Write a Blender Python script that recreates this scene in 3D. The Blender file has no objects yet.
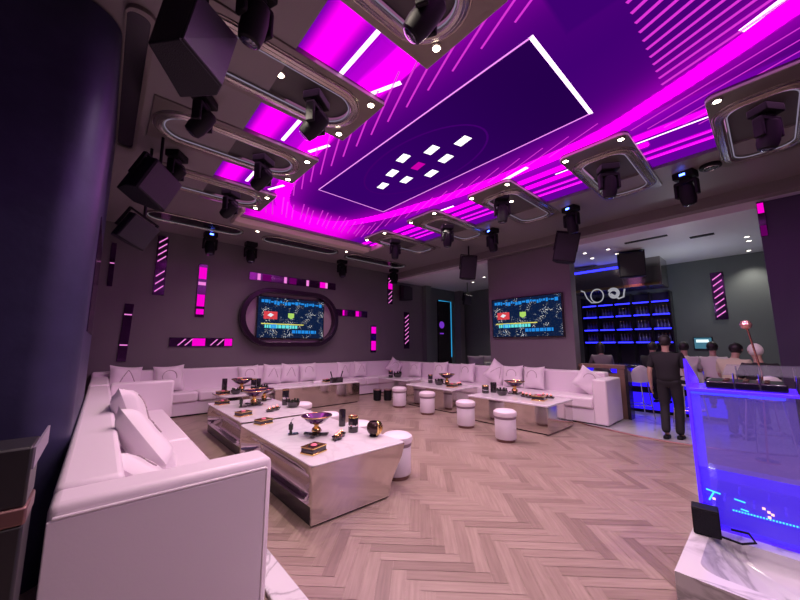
import bpy, bmesh, math, random
from mathutils import Vector, Matrix, Euler
random.seed(7)
C = bpy.context.scene.collection
SC = bpy.context.scene
PI = math.pi
ZS, ZL = 4.30, 4.37           # soffit underside, LED ceiling
YB, XR, XF = 9.60, 8.35, 12.5  # back wall, screen wall, far bar wall

# ------------------------------------------------------------------ materials
def mat(name, col=(.5,.5,.5), rough=.5, metal=0., emit=None, strength=1., noise=0., nscale=6., bump=0., bscale=40., coat=0., sheen=0.):
    m = bpy.data.materials.new(name); m.use_nodes = True
    nt = m.node_tree; b = nt.nodes['Principled BSDF']
    b.inputs['Base Color'].default_value = (*col, 1)
    b.inputs['Roughness'].default_value = rough
    b.inputs['Metallic'].default_value = metal
    if coat: b.inputs['Coat Weight'].default_value = coat
    if sheen: b.inputs['Sheen Weight'].default_value = sheen
    if emit:
        b.inputs['Emission Color'].default_value = (*emit, 1)
        b.inputs['Emission Strength'].default_value = strength
    if noise or bump:
        tc = nt.nodes.new('ShaderNodeTexCoord')
    if noise:
        n = nt.nodes.new('ShaderNodeTexNoise'); n.inputs['Scale'].default_value = nscale; n.inputs['Detail'].default_value = 5
        nt.links.new(tc.outputs['Object'], n.inputs['Vector'])
        mx = nt.nodes.new('ShaderNodeMix'); mx.data_type = 'RGBA'
        mx.inputs[6].default_value = (*[c*(1-noise) for c in col], 1)
        mx.inputs[7].default_value = (*[min(1, c*(1+noise)) for c in col], 1)
        nt.links.new(n.outputs['Fac'], mx.inputs[0]); nt.links.new(mx.outputs[2], b.inputs['Base Color'])
    if bump:
        n2 = nt.nodes.new('ShaderNodeTexNoise'); n2.inputs['Scale'].default_value = bscale; n2.inputs['Detail'].default_value = 3
        nt.links.new(tc.outputs['Object'], n2.inputs['Vector'])
        bp = nt.nodes.new('ShaderNodeBump'); bp.inputs['Strength'].default_value = bump; bp.inputs['Distance'].default_value = .02
        nt.links.new(n2.outputs['Fac'], bp.inputs['Height']); nt.links.new(bp.outputs['Normal'], b.inputs['Normal'])
    if name in ('black_plastic','speaker_coat'): b.inputs['Specular IOR Level'].default_value = .22
    return m

def emat(name, col, s):
    m = bpy.data.materials.new(name); m.use_nodes = True
    nt = m.node_tree; nt.nodes.clear()
    e = nt.nodes.new('ShaderNodeEmission'); e.inputs[0].default_value = (*col, 1); e.inputs[1].default_value = s
    o = nt.nodes.new('ShaderNodeOutputMaterial'); nt.links.new(e.outputs[0], o.inputs[0])
    return m

def marble_mat(name, base, vein, scale=1.3, rough=.15):
    m = mat(name, base, rough); nt = m.node_tree; b = nt.nodes['Principled BSDF']
    tc = nt.nodes.new('ShaderNodeTexCoord')
    n = nt.nodes.new('ShaderNodeTexNoise'); n.inputs['Scale'].default_value = scale; n.inputs['Detail'].default_value = 8; n.inputs['Distortion'].default_value = 1.6
    nt.links.new(tc.outputs['Object'], n.inputs['Vector'])
    r = nt.nodes.new('ShaderNodeValToRGB'); e = r.color_ramp.elements
    e[0].position = .44; e[0].color = (*base, 1); e[1].position = .56; e[1].color = (*base, 1)
    k = e.new(.5); k.color = (*vein, 1)
    k = e.new(.475); k.color = (*[.85*a+.15*c for a, c in zip(base, vein)], 1)
    nt.links.new(n.outputs['Fac'], r.inputs[0]); nt.links.new(r.outputs[0], b.inputs['Base Color'])
    return m

def acrylic_mat(name, tint, alpha, emit, es):
    m = bpy.data.materials.new(name); m.use_nodes = True; nt = m.node_tree; nt.nodes.clear()
    t = nt.nodes.new('ShaderNodeBsdfTransparent'); t.inputs[0].default_value = (*tint, 1)
    g = nt.nodes.new('ShaderNodeBsdfPrincipled'); g.inputs['Base Color'].default_value = (*[c*.45 for c in tint], 1); g.inputs['Roughness'].default_value = .08
    g.inputs['Emission Color'].default_value = (*emit, 1); g.inputs['Emission Strength'].default_value = es
    mx = nt.nodes.new('ShaderNodeMixShader'); mx.inputs[0].default_value = alpha
    o = nt.nodes.new('ShaderNodeOutputMaterial')
    nt.links.new(t.outputs[0], mx.inputs[1]); nt.links.new(g.outputs[0], mx.inputs[2]); nt.links.new(mx.outputs[0], o.inputs[0])
    return m

M = {}
M['wall'] = mat('taupe_wall', (.155,.138,.152), .65, noise=.12, nscale=1.2)
M['wall_grey'] = mat('grey_green_wall', (.125,.145,.145), .6, noise=.1, nscale=1.)
M['pier'] = mat('dark_fabric_wall', (.05,.047,.115), .46, .5, noise=.3, nscale=5., bump=.10, bscale=14.)
M['soffit'] = mat('soffit_paint', (.21,.19,.195), .5, noise=.08, nscale=1.)
M['panel'] = mat('bronze_panel', (.20,.18,.165), .33, metal=.4, noise=.1, nscale=2.)
M['rim'] = mat('champagne_rim', (.37,.345,.31), .25, metal=.75)
M['slot_dark'] = mat('slot_back', (.075,.07,.072), .6)
M['slot_led'] = emat('slot_led', (.78,.66,.95), .27)
M['leather'] = mat('white_leather', (.80,.72,.78), .42, bump=.02, bscale=90.)
M['leather_side'] = mat('white_leather_panel', (.70,.64,.70), .45, bump=.02, bscale=90.)
M['piping'] = mat('white_piping', (.82,.76,.80), .35)
M['cushion'] = mat('cushion_satin', (.80,.72,.78), .5, bump=.12, bscale=18., sheen=.3)
M['stitch'] = mat('cushion_motif', (.42,.33,.37), .5)
M['bead'] = mat('dark_beads', (.03,.02,.03), .3)
M['marble'] = marble_mat('white_marble', (.78,.75,.78), (.70,.67,.71), 1.2, .12)
M['marble_veined'] = marble_mat('veined_marble', (.72,.71,.73), (.42,.41,.43), 1.6, .2)
M['marble_floor'] = marble_mat('marble_floor', (.50,.50,.53), (.34,.34,.37), .9, .12)
M['steel'] = mat('mirror_steel', (.70,.66,.64), .10, metal=1., bump=.05, bscale=4.)
M['chrome'] = mat('chrome', (.8,.8,.82), .12, metal=1.)
M['plinth'] = mat('dark_plinth', (.025,.022,.03), .2, metal=.3)
M['black'] = mat('black_plastic', (.007,.007,.010), .6)
M['black_gloss'] = mat('black_lacquer', (.02,.016,.02), .12, coat=.5)
M['spk'] = mat('speaker_coat', (.014,.014,.020), .6, bump=.3, bscale=120.)
M['grille'] = mat('speaker_grille', (.10,.095,.13), .34, metal=.6, bump=.4, bscale=260.)
M['grille_dark'] = mat('dark_grille', (.018,.018,.024), .5, bump=.4, bscale=260.)
M['gold'] = mat('gold', (.83,.58,.22), .2, metal=1.)
M['purple_glass'] = mat('purple_glass', (.05,.006,.065), .08, coat=.6)
M['ember'] = emat('red_candle_glow', (1.,.25,.3), 2.0)
M['red'] = mat('pink_blossom', (.75,.15,.25), .5)
M['green_dark'] = mat('dark_bottle', (.02,.03,.02), .15)
M['bronze'] = mat('bronze_band', (.22,.12,.11), .35, metal=.6)
M['cab'] = mat('cabinet_black', (.02,.02,.022), .4)
M['cab_lit'] = mat('cabinet_lit_side', (.26,.23,.30), .4)  # paler copy of the cabinet colour: light on its side face painted in
M['wood'] = mat('partition_wood', (.20,.12,.09), .45, noise=.3, nscale=3.)
M['mirror'] = mat('purple_mirror', (.10,.03,.13), .12, metal=.8)
M['mag'] = emat('magenta_reflection', (.95,.0,.62), 1.0)  # ceiling-screen reflections in the mirror strips, painted as emission
M['mag_line'] = emat('magenta_reflection_line', (1.,.25,.8), .9)
M['mag_dim'] = emat('magenta_reflection_dim', (.35,.0,.30), .32)
M['lamp'] = emat('downlight_lamp', (1.,.86,.62), 22.)
M['lamp_small'] = emat('small_downlight_lamp', (1.,.9,.78), 6.)
M['blue_led'] = emat('blue_indicator', (.06,.12,1.), 12.)
M['blue_strip'] = emat('blue_strip', (.02,.02,1.), 4.5)
M['blue_panel'] = emat('blue_panel', (.03,.01,1.), 1.25)
M['cyan'] = emat('cyan_neon', (.03,.38,.75), 1.0)
M['violet_sign'] = emat('violet_sign', (.28,.05,.85), .6)
M['lens'] = mat('lens_glass', (.03,.03,.07), .05, coat=1.)
M['white_shell'] = mat('white_shell', (.72,.72,.76), .35)
M['white_tube'] = emat('white_tube', (.75,.75,.85), .45)
M['canopy'] = mat('canopy_mirror', (.30,.27,.25), .18, metal=.9, bump=.2, bscale=2.)
M['skin'] = mat('skin', (.42,.27,.21), .5)
M['hair'] = mat('black_hair', (.012,.010,.012), .5)
M['cloth_black'] = mat('black_cloth', (.010,.010,.014), .8)
M['cloth_white'] = mat('white_cloth', (.62,.62,.60), .8)
M['cloth_grey'] = mat('grey_cloth', (.16,.14,.16), .8)
M['copper'] = mat('copper', (.75,.38,.28), .25, metal=1.)
M['acrylic'] = acrylic_mat('blue_acrylic', (.80,.74,1.), .25, (.22,.12,.9), .42)
M['acrylic_low'] = acrylic_mat('blue_acrylic_low', (.6,.5,1.), .42, (.035,.0,1.), .95)
M['acrylic_edge'] = acrylic_mat('lit_acrylic_edge', (.4,.3,1.), .75, (.06,.0,1.), 1.15)
M['acrylic_clear'] = acrylic_mat('clear_acrylic', (.88,.88,.96), .14, (.1,.1,.3), .15)
M['cyan_text'] = emat('cyan_text', (.05,.45,1.), 2.2)
M['screen_white'] = emat('screen_white', (.75,.95,1.), 1.2)
M['white_emit'] = emat('white_diamond', (1.,.93,1.), 1.6)

def screen_mat():
    m = bpy.data.materials.new('television_picture'); m.use_nodes = True; nt = m.node_tree; nt.nodes.clear()
    L = nt.links.new; N = nt.nodes.new
    tc = N('ShaderNodeTexCoord')
    v = N('ShaderNodeTexVoronoi'); v.inputs['Scale'].default_value = 34; L(tc.outputs['Object'], v.inputs['Vector'])
    r = N('ShaderNodeValToRGB'); r.color_ramp.elements[0].position = .10; r.color_ramp.elements[0].color = (1,1,1,1)
    r.color_ramp.elements[1].position = .34; r.color_ramp.elements[1].color = (0,0,0,1); L(v.outputs['Distance'], r.inputs[0])
    n = N('ShaderNodeTexNoise'); n.inputs['Scale'].default_value = 3.4; n.inputs['Detail'].default_value = 5; L(tc.outputs['Object'], n.inputs['Vector'])
    r2 = N('ShaderNodeValToRGB'); r2.color_ramp.elements[0].position = .50; r2.color_ramp.elements[0].color = (.02,.02,.02,1); r2.color_ramp.elements[1].position = .60; L(n.outputs['Fac'], r2.inputs[0])
    mu = N('ShaderNodeMix'); mu.data_type = 'RGBA'; mu.blend_type = 'MULTIPLY'; mu.inputs[0].default_value = 1; L(r.outputs[0], mu.inputs[6]); L(r2.outputs[0], mu.inputs[7])
    hue = N('ShaderNodeValToRGB'); h = hue.color_ramp.elements; h[0].color = (.35,.6,1,1); h[1].color = (1,.85,.6,1); L(v.outputs['Color'], hue.inputs[0])
    m2 = N('ShaderNodeMix'); m2.data_type = 'RGBA'; m2.blend_type = 'MULTIPLY'; m2.inputs[0].default_value = 1; L(mu.outputs[2], m2.inputs[6]); L(hue.outputs[0], m2.inputs[7])
    ad = N('ShaderNodeMix'); ad.data_type = 'RGBA'; ad.blend_type = 'ADD'; ad.inputs[0].default_value = 1; L(m2.outputs[2], ad.inputs[6]); ad.inputs[7].default_value = (.002,.006,.024,1)
    e = N('ShaderNodeEmission'); e.inputs[1].default_value = 2.0; L(ad.outputs[2], e.inputs[0])
    o = N('ShaderNodeOutputMaterial'); L(e.outputs[0], o.inputs[0])
    return m
M['tv'] = screen_mat()
M['tv_blue'] = emat('tv_caption_blue', (.02,.28,.85), .9)
M['tv_cyan'] = emat('tv_caption_cyan', (.15,.85,.85), .9)
M['tv_yellow'] = emat('tv_bar_yellow', (.8,.75,.15), .9)
M['tv_red'] = emat('tv_badge_red', (.75,.06,.08), .9)
M['tv_green'] = emat('tv_shield_green', (.45,.75,.15), .9)
M['tv_white'] = emat('tv_white', (.85,.9,1.), .9)

# ------------------------------------------------------------------ mesh helpers
class MB:
    def __init__(s): s.v = []; s.f = []; s.m = []; s.mi = 0
    def add(s, vs, fs, mtx=None):
        o = len(s.v)
        s.v += [tuple(mtx @ Vector(p)) if mtx else tuple(p) for p in vs]
        s.f += [tuple(i+o for i in f) for f in fs]; s.m += [s.mi]*len(fs)
        return s
    def box(s, x0, x1, y0, y1, z0, z1, mtx=None):
        return s.add([(x0,y0,z0),(x1,y0,z0),(x1,y1,z0),(x0,y1,z0),(x0,y0,z1),(x1,y0,z1),(x1,y1,z1),(x0,y1,z1)],
                     [(0,3,2,1),(4,5,6,7),(0,1,5,4),(1,2,6,5),(2,3,7,6),(3,0,4,7)], mtx)
    def prism(s, pts, z0, z1, mtx=None, top=None):
        n = len(pts); top = top or pts
        vs = [(x,y,z0) for x,y in pts] + [(x,y,z1) for x,y in top]
        fs = [tuple(range(n-1,-1,-1)), tuple(range(n,2*n))] + [(i,(i+1)%n,n+(i+1)%n,n+i) for i in range(n)]
        return s.add(vs, fs, mtx)
    def lathe(s, prof, n=24, mtx=None):
        vs = []; fs = []
        for r, z in prof:
            for k in range(n):
                a = 2*PI*k/n; vs.append((max(r,1e-4)*math.cos(a), max(r,1e-4)*math.sin(a), z))
        for i in range(len(prof)-1):
            for k in range(n):
                a, b = i*n+k, i*n+(k+1)%n
                fs.append((a, b, b+n, a+n))
        fs.append(tuple(range(n-1,-1,-1))); o = (len(prof)-1)*n; fs.append(tuple(range(o, o+n)))
        return s.add(vs, fs, mtx)
    def tube(s, pts, r, n=8, closed=False, mtx=None):
        P = [Vector(p) for p in pts]; vs = []; fs = []; N = len(P)
        for i, p in enumerate(P):
            a = P[(i-1) % N] if (closed or i) else p; b = P[(i+1) % N] if (closed or i < N-1) else p
            t = (b-a).normalized(); u = Vector((0,0,1)) if abs(t.z) < .9 else Vector((1,0,0))
            x = t.cross(u).normalized(); y = x.cross(t)
            rr = r[i] if isinstance(r, (list, tuple)) else r
            for k in range(n):
                an = 2*PI*k/n; vs.append(tuple(p + x*rr*math.cos(an) + y*rr*math.sin(an)))
        for i in range(N if closed else N-1):
            j = (i+1) % N
            for k in range(n):
                fs.append((i*n+k, i*n+(k+1)%n, j*n+(k+1)%n, j*n+k))
        if not closed: fs += [tuple(range(n-1,-1,-1)), tuple(range((N-1)*n, N*n))]
        return s.add(vs, fs, mtx)
    def ring(s, outer, inner, z0, z1):     # plate with a hole: loops of equal length
        n = len(outer); vs = [(x,y,z0) for x,y in outer]+[(x,y,z0) for x,y in inner]+[(x,y,z1) for x,y in outer]+[(x,y,z1) for x,y in inner]
        fs = []
        for i in range(n):
            j = (i+1) % n
            fs += [(i, n+i, n+j, j), (2*n+i, 2*n+j, 3*n+j, 3*n+i), (i, j, 2*n+j, 2*n+i), (n+j, n+i, 3*n+i, 3*n+j)]
        return s.add(vs, fs)
    def build(s, name, material=None, parent=None, bevel=0., smooth=True, seg=2, mats=None):
        me = bpy.data.meshes.new(name); me.from_pydata(s.v, [], s.f); me.update()
        bm = bmesh.new(); bm.from_mesh(me); bmesh.ops.recalc_face_normals(bm, faces=bm.faces); bm.to_mesh(me); bm.free()
        for mm in (mats or [material]): me.materials.append(mm)
        if mats: me.polygons.foreach_set('material_index', s.m)
        o = bpy.data.objects.new(name, me); C.objects.link(o)
        if parent: o.parent = parent
        if bevel:
            b = o.modifiers.new('bevel', 'BEVEL'); b.width = bevel; b.segments = seg; b.limit_method = 'ANGLE'; b.angle_limit = .6
        if smooth:
            me.polygons.foreach_set('use_smooth', [True]*len(me.polygons)); me.set_sharp_from_angle(angle=.7)
        return o

def tag(o, label=None, cat=None, group=None, kind=None):
    if label: o['label'] = label
    if cat: o['category'] = cat
    if group: o['group'] = group
    if kind: o['kind'] = kind
    return o
def thing(name, label, cat, loc=(0,0,0), rot=(0,0,0), group=None):
    o = bpy.data.objects.new(name, None); C.objects.link(o); o.empty_display_size = .1
    o.location = loc; o.rotation_euler = rot
    return tag(o, label, cat, group)
def struct(o): o['kind'] = 'structure'; return o
def dup(root, loc=None, rot=None, label=None, group=None, scale=None):
    r = root.copy(); C.objects.link(r)
    if loc is not None: r.location = loc
    if rot is not None: r.rotation_euler = rot
    if scale is not None: r.scale = (scale,)*3
    if label: r['label'] = label
    if group: r['group'] = group
    for ch in list(root.children):
        c = ch.copy(); C.objects.link(c); c.parent = r
        for g in list(ch.children):
            d = g.copy(); C.objects.link(d); d.parent = c
    return r
def bx(name, m, parent, x0, x1, y0, y1, z0, z1, bevel=0., mtx=None):
    return MB().box(x0,x1,y0,y1,z0,z1,mtx).build(name, m, parent, bevel)
def T(x, y, z, rx=0, ry=0, rz=0): return Matrix.Translation((x,y,z)) @ Euler((rx,ry,rz)).to_matrix().to_4x4()
def stadium(x0, x1, y0, y1, n=12):       # closed outline, long axis on x
    r = (y1-y0)/2; cy = (y0+y1)/2; P = []
    for k in range(n+1):
        a = -PI/2 + PI*k/n; P.append((x1-r+r*math.cos(a), cy+r*math.sin(a)))
    for k in range(n+1):
        a = PI/2 + PI*k/n; P.append((x0+r+r*math.cos(a), cy+r*math.sin(a)))
    return P
def rrect(x0, x1, y0, y1, r, n=6):
    P = []
    for cx, cy, a0 in ((x1-r,y0+r,-PI/2),(x1-r,y1-r,0),(x0+r,y1-r,PI/2),(x0+r,y0+r,PI)):
        for k in range(n+1):
            a = a0 + PI/2*k/n; P.append((cx+r*math.cos(a), cy+r*math.sin(a)))
    return P
def to_rect(P, x0, x1, y0, y1):          # push an outline outwards onto a rectangle, corners included
    cx, cy = (x0+x1)/2, (y0+y1)/2; hx, hy = (x1-x0)/2, (y1-y0)/2; out = []
    for x, y in P:
        dx, dy = x-cx, y-cy
        t = min(hx/abs(dx) if dx else 1e9, hy/abs(dy) if dy else 1e9); out.append([cx+dx*t, cy+dy*t])
    for sx in (-1,1):
        for sy in (-1,1):
            c = (cx+sx*hx, cy+sy*hy)
            i = min(range(len(out)), key=lambda k: (out[k][0]-c[0])**2+(out[k][1]-c[1])**2); out[i] = list(c)
    return [tuple(p) for p in out]

# ------------------------------------------------------------------ floor
def floor():
    n, w = 6, .098; vs = []; fs = []; cols = []
    R = Matrix.Rotation(PI/4, 2); cx, cy = 4., 3.
    for i in range(-125, 125):
        for j in range(-11, 12):
            for hv in (0, 1):
                if hv == 0: a0, b0, a1, b1 = i+2*n*j, i, i+2*n*j+n, i+1
                else: a0, b0, a1, b1 = i+n+2*n*j, i+1-n, i+n+1+2*n*j, i+1
                mid = R @ Vector(((a0+a1)/2*w, (b0+b1)/2*w))
                if not (-1.5 < mid.x+cx-1 < 9.9 and -4.5 < mid.y+cy < 10.2): continue
                g = .0022; o = len(vs)
                c = random.random(); s = random.random()
                for a, b in ((a0*w+g,b0*w+g),(a1*w-g,b0*w+g),(a1*w-g,b1*w-g),(a0*w+g,b1*w-g)):
                    p = R @ Vector((a, b)); vs.append((p.x+cx-1, p.y+cy, 0))
                fs.append((o,o+1,o+2,o+3)); cols.append((c, s, float(hv)))
    me = bpy.data.meshes.new('floor'); me.from_pydata(vs, [], fs)
    at = me.color_attributes.new('plank', 'FLOAT_COLOR', 'CORNER')
    for p in me.polygons:
        for li in p.loop_indices: at.data[li].color = (*cols[p.index], 1)
    bm = bmesh.new(); bm.from_mesh(me)
    for co, no in (((-1.2,0,0),(1,0,0)),((XR+.1,0,0),(-1,0,0)),((0,-4,0),(0,1,0)),((0,YB,0),(0,-1,0))):
        bmesh.ops.bisect_plane(bm, geom=bm.verts[:]+bm.edges[:]+bm.faces[:], plane_co=co, plane_no=no, clear_inner=True)
    # grout slab just below the planks
    v = [bm.verts.new(p) for p in ((-1.2,-4,-.003),(XF,-4,-.003),(XF,YB,-.003),(-1.2,YB,-.003))]; bm.faces.new(v)
    bm.to_mesh(me); bm.free()
    m = mat('herringbone_oak', (.4,.3,.25), .33); nt = m.node_tree; b = nt.nodes['Principled BSDF']; L = nt.links.new; N = nt.nodes.new
    a = N('ShaderNodeVertexColor'); a.layer_name = 'plank'
    sp = N('ShaderNodeSeparateColor'); L(a.outputs['Color'], sp.inputs[0])
    r = N('ShaderNodeValToRGB'); e = r.color_ramp.elements; e[0].color = (.325,.245,.20,1); e[1].color = (.40,.31,.255,1)
    k = e.new(.12); k.color = (.265,.195,.16,1); k = e.new(.3); k.color = (.355,.27,.222,1)
    L(sp.outputs[0], r.inputs[0])
    tc = N('ShaderNodeTexCoord')
    mp = N('ShaderNodeMapping'); mp.inputs['Rotation'].default_value = (0,0,-PI/4); L(tc.outputs['Object'], mp.inputs[0])
    mpa = N('ShaderNodeMapping'); mpa.inputs['Scale'].default_value = (3,46,1); L(mp.outputs[0], mpa.inputs[0])
    mpb = N('ShaderNodeMapping'); mpb.inputs['Scale'].default_value = (46,3,1); L(mp.outputs[0], mpb.inputs[0])
    mv = N('ShaderNodeMix'); mv.data_type = 'VECTOR'; L(sp.outputs[2], mv.inputs[0]); L(mpa.outputs[0], mv.inputs[4]); L(mpb.outputs[0], mv.inputs[5])
    g = N('ShaderNodeTexNoise'); g.inputs['Scale'].default_value = 1; g.inputs['Detail'].default_value = 6; L(mv.outputs[1], g.inputs['Vector'])
    gr = N('ShaderNodeValToRGB'); gr.color_ramp.elements[0].position = .25; gr.color_ramp.elements[0].color = (.76,.73,.72,1); gr.color_ramp.elements[1].position = .75; gr.color_ramp.elements[1].color = (1.08,1.08,1.08,1); L(g.outputs['Fac'], gr.inputs[0])
    mx = N('ShaderNodeMix'); mx.data_type = 'RGBA'; mx.blend_type = 'MULTIPLY'; mx.inputs[0].default_value = 1; L(r.outputs[0], mx.inputs[6]); L(gr.outputs[0], mx.inputs[7])
    L(mx.outputs[2], b.inputs['Base Color'])
    me.materials.append(m); o = bpy.data.objects.new('floor', me); C.objects.link(o); struct(o)
floor()
mf = [(XF,-4),(XF,YB),(XR+.1,YB),(XR+.1,3.2),(7.55,3.0),(7.32,2.6),(7.22,2.2),(7.10,1.75),(7.06,1.3),(7.10,.9),(7.25,.4),(7.6,-.2),(8.2,-.7),(8.3,-4)]
struct(MB().prism(mf, -.002, .008).build('floor', M['marble_floor']))
struct(MB().tube([(x,y,.006) for x,y in mf[4:13]], .018, 6).build('trim_1', M['bronze']))

# ------------------------------------------------------------------ walls and ceilings
struct(bx('wall_back', M['wall'], None, -.42, 9.85, YB, YB+.15, 0, ZS+.3))
struct(bx('wall_back', M['wall_grey'], None, 9.85, XF+.15, YB+.02, YB+.15, 0, ZS+.3))
struct(bx('wall_left', M['wall'], None, -.45, -.30, 3.5, YB, 0, ZS))
pier = [(-.115,6.0),(-.115,3.59)] + [(-.115-.26+.26*math.cos(a), 3.59-.26*math.sin(a)) for a in [PI/2*k/16 for k in range(1,17)]] + [(-1.2,3.33),(-1.2,3.9),(-.42,3.9),(-.42,6.0)]
struct(MB().prism(pier, 0, ZS).build('wall_left', M['pier']))
struct(bx('wall_left', M['pier'], None, -1.35, -1.2, -4, 3.8, 0, ZS+.3))
struct(bx('wall_front', M['wall'], None, -1.35, XF+.15, -4.15, -4, 0, ZS+.3))
struct(bx('wall_right', M['wall'], None, XR, XR+.30, 3.12, 5.42, 0, 4.10))
dark = mat('dark_purple_wall', (.05,.04,.085), .5, noise=.2, nscale=2.)
struct(bx('wall_right', dark, None, XR, XR+.30, -4, -.06, 0, 4.05))
struct(bx('wall_far', M['wall_grey'], None, XF, XF+.15, -4, YB, 0, ZS+.3))
cl = MB()
cl.box(-1.35, 1.10, -4, 6.85, ZS+.02, ZS+.3); cl.box(-.45, 1.90, 6.85, 7.30, ZS+.02, ZS+.3)
cl.box(-.45, XR+.3, 7.30, YB, ZS+.02, ZS+.3)
cl.box(6.25, XR+.3, -4, 6.85, ZS+.02, ZS+.3); cl.box(5.45, XR+.3, 6.85, 7.30, ZS+.02, ZS+.3)
cl.box(1.10, 6.25, -4, -2.2, ZS+.02, ZS+.3)
struct(cl.build('ceiling', M['soffit'], smooth=False))
cl = MB(); cl.box(XR+.05, XF, -4, 3.3, 3.98, 4.3); cl.box(XR+.05, XF, 3.3, YB, 4.04, 4.3)
barceil = mat('bar_ceiling_paint', (.75,.75,.80), .5)
struct(cl.build('ceiling', barceil, smooth=False))
hd = MB(); hd.box(XR-.16, XR+.06, -4, YB, 4.12, ZS+.02)
struct(hd.build('trim_2', M['soffit'], smooth=False))
# champagne lip round the back soffit that faces the LED ceiling
lip = MB(); lip.prism([(7.36,ZL+.01),(7.39,ZS),(7.47,ZS-.075),(7.72,ZS-.07),(7.72,ZL+.01)], 1.88, 5.47, Matrix(((0,0,1,0),(1,0,0,0),(0,1,0,0),(0,0,0,1)))); lip.box(1.85, 1.905, 6.80, 7.36, ZS-.07, ZL); lip.box(5.445, 5.50, 6.80, 7.36, ZS-.07, ZL)
struct(lip.build('trim_3', mat('cove_lip',(.55,.47,.40),.45), bevel=.012))
# dark run-in slot along the left edge of the ceiling
sl = MB(); sl.ring(rrect(-.105,.105,3.15,5.75,.1), rrect(-.095,.065,3.2,5.68,.07), ZS-.02, ZS+.03)
struct(sl.build('trim_4', M['panel']))
sl = MB(); sl.prism(rrect(-.1,.07,3.19,5.69,.07), ZS+.002, ZS+.015); struct(sl.build('trim_5', M['plinth']))
# pier stripe
o = tag(bx('mirror_strip', M['mirror'], None, -.117, -.108, 4.0, 5.6, 1.70, 2.75), 'dark vertical mirror panel on the rounded left wall end', 'mirror strip')

# ------------------------------------------------------------------ LED ceiling
def catmull(P, n=10):
    out = []; N = len(P)
    for i in range(N):
        p0, p1, p2, p3 = P[i-1], P[i], P[(i+1) % N], P[(i+2) % N]
        for k in range(n):
            t = k/n
            out.append(tuple(.5*((2*b)+(-a+c)*t+(2*a-5*b+4*c-d)*t*t+(-a+3*b-3*c+d)*t**3) for a, b, c, d in zip(p0,p1,p2,p3)))
    return out
BAND = catmull([(2.06,2.2),(2.02,3.6),(2.14,5.0),(2.40,6.2),(2.85,6.85),(3.45,7.0),(4.0,6.75),(4.42,6.0),(4.72,4.9),(4.93,3.6),(5.00,2.5),(4.96,1.4),(4.70,.58),(4.46,.02),(4.22,-.45),(3.7,-1.5),(2.9,-1.7),(2.3,-.6),(2.12,.8)])
def band_dist(x, y):
    best = 9e9
    for i in range(len(BAND)):
        ax, ay = BAND[i]; bx_, by_ = BAND[(i+1) % len(BAND)]
        dx, dy = bx_-ax, by_-ay; t = max(0, min(1, ((x-ax)*dx+(y-ay)*dy)/(dx*dx+dy*dy+1e-9)))
        d = (x-ax-t*dx)**2+(y-ay-t*dy)**2
        if d < best: best = d; sx = dx*(y-ay)-dy*(x-ax)
    return math.sqrt(best), sx
def sm(a, b, x):
    t = max(0., min(1., (x-a)/(b-a))); return t*t*(3-2*t)
RX0, RX1, RY0, RY1 = 2.79, 4.36, 1.24, 5.43
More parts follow.
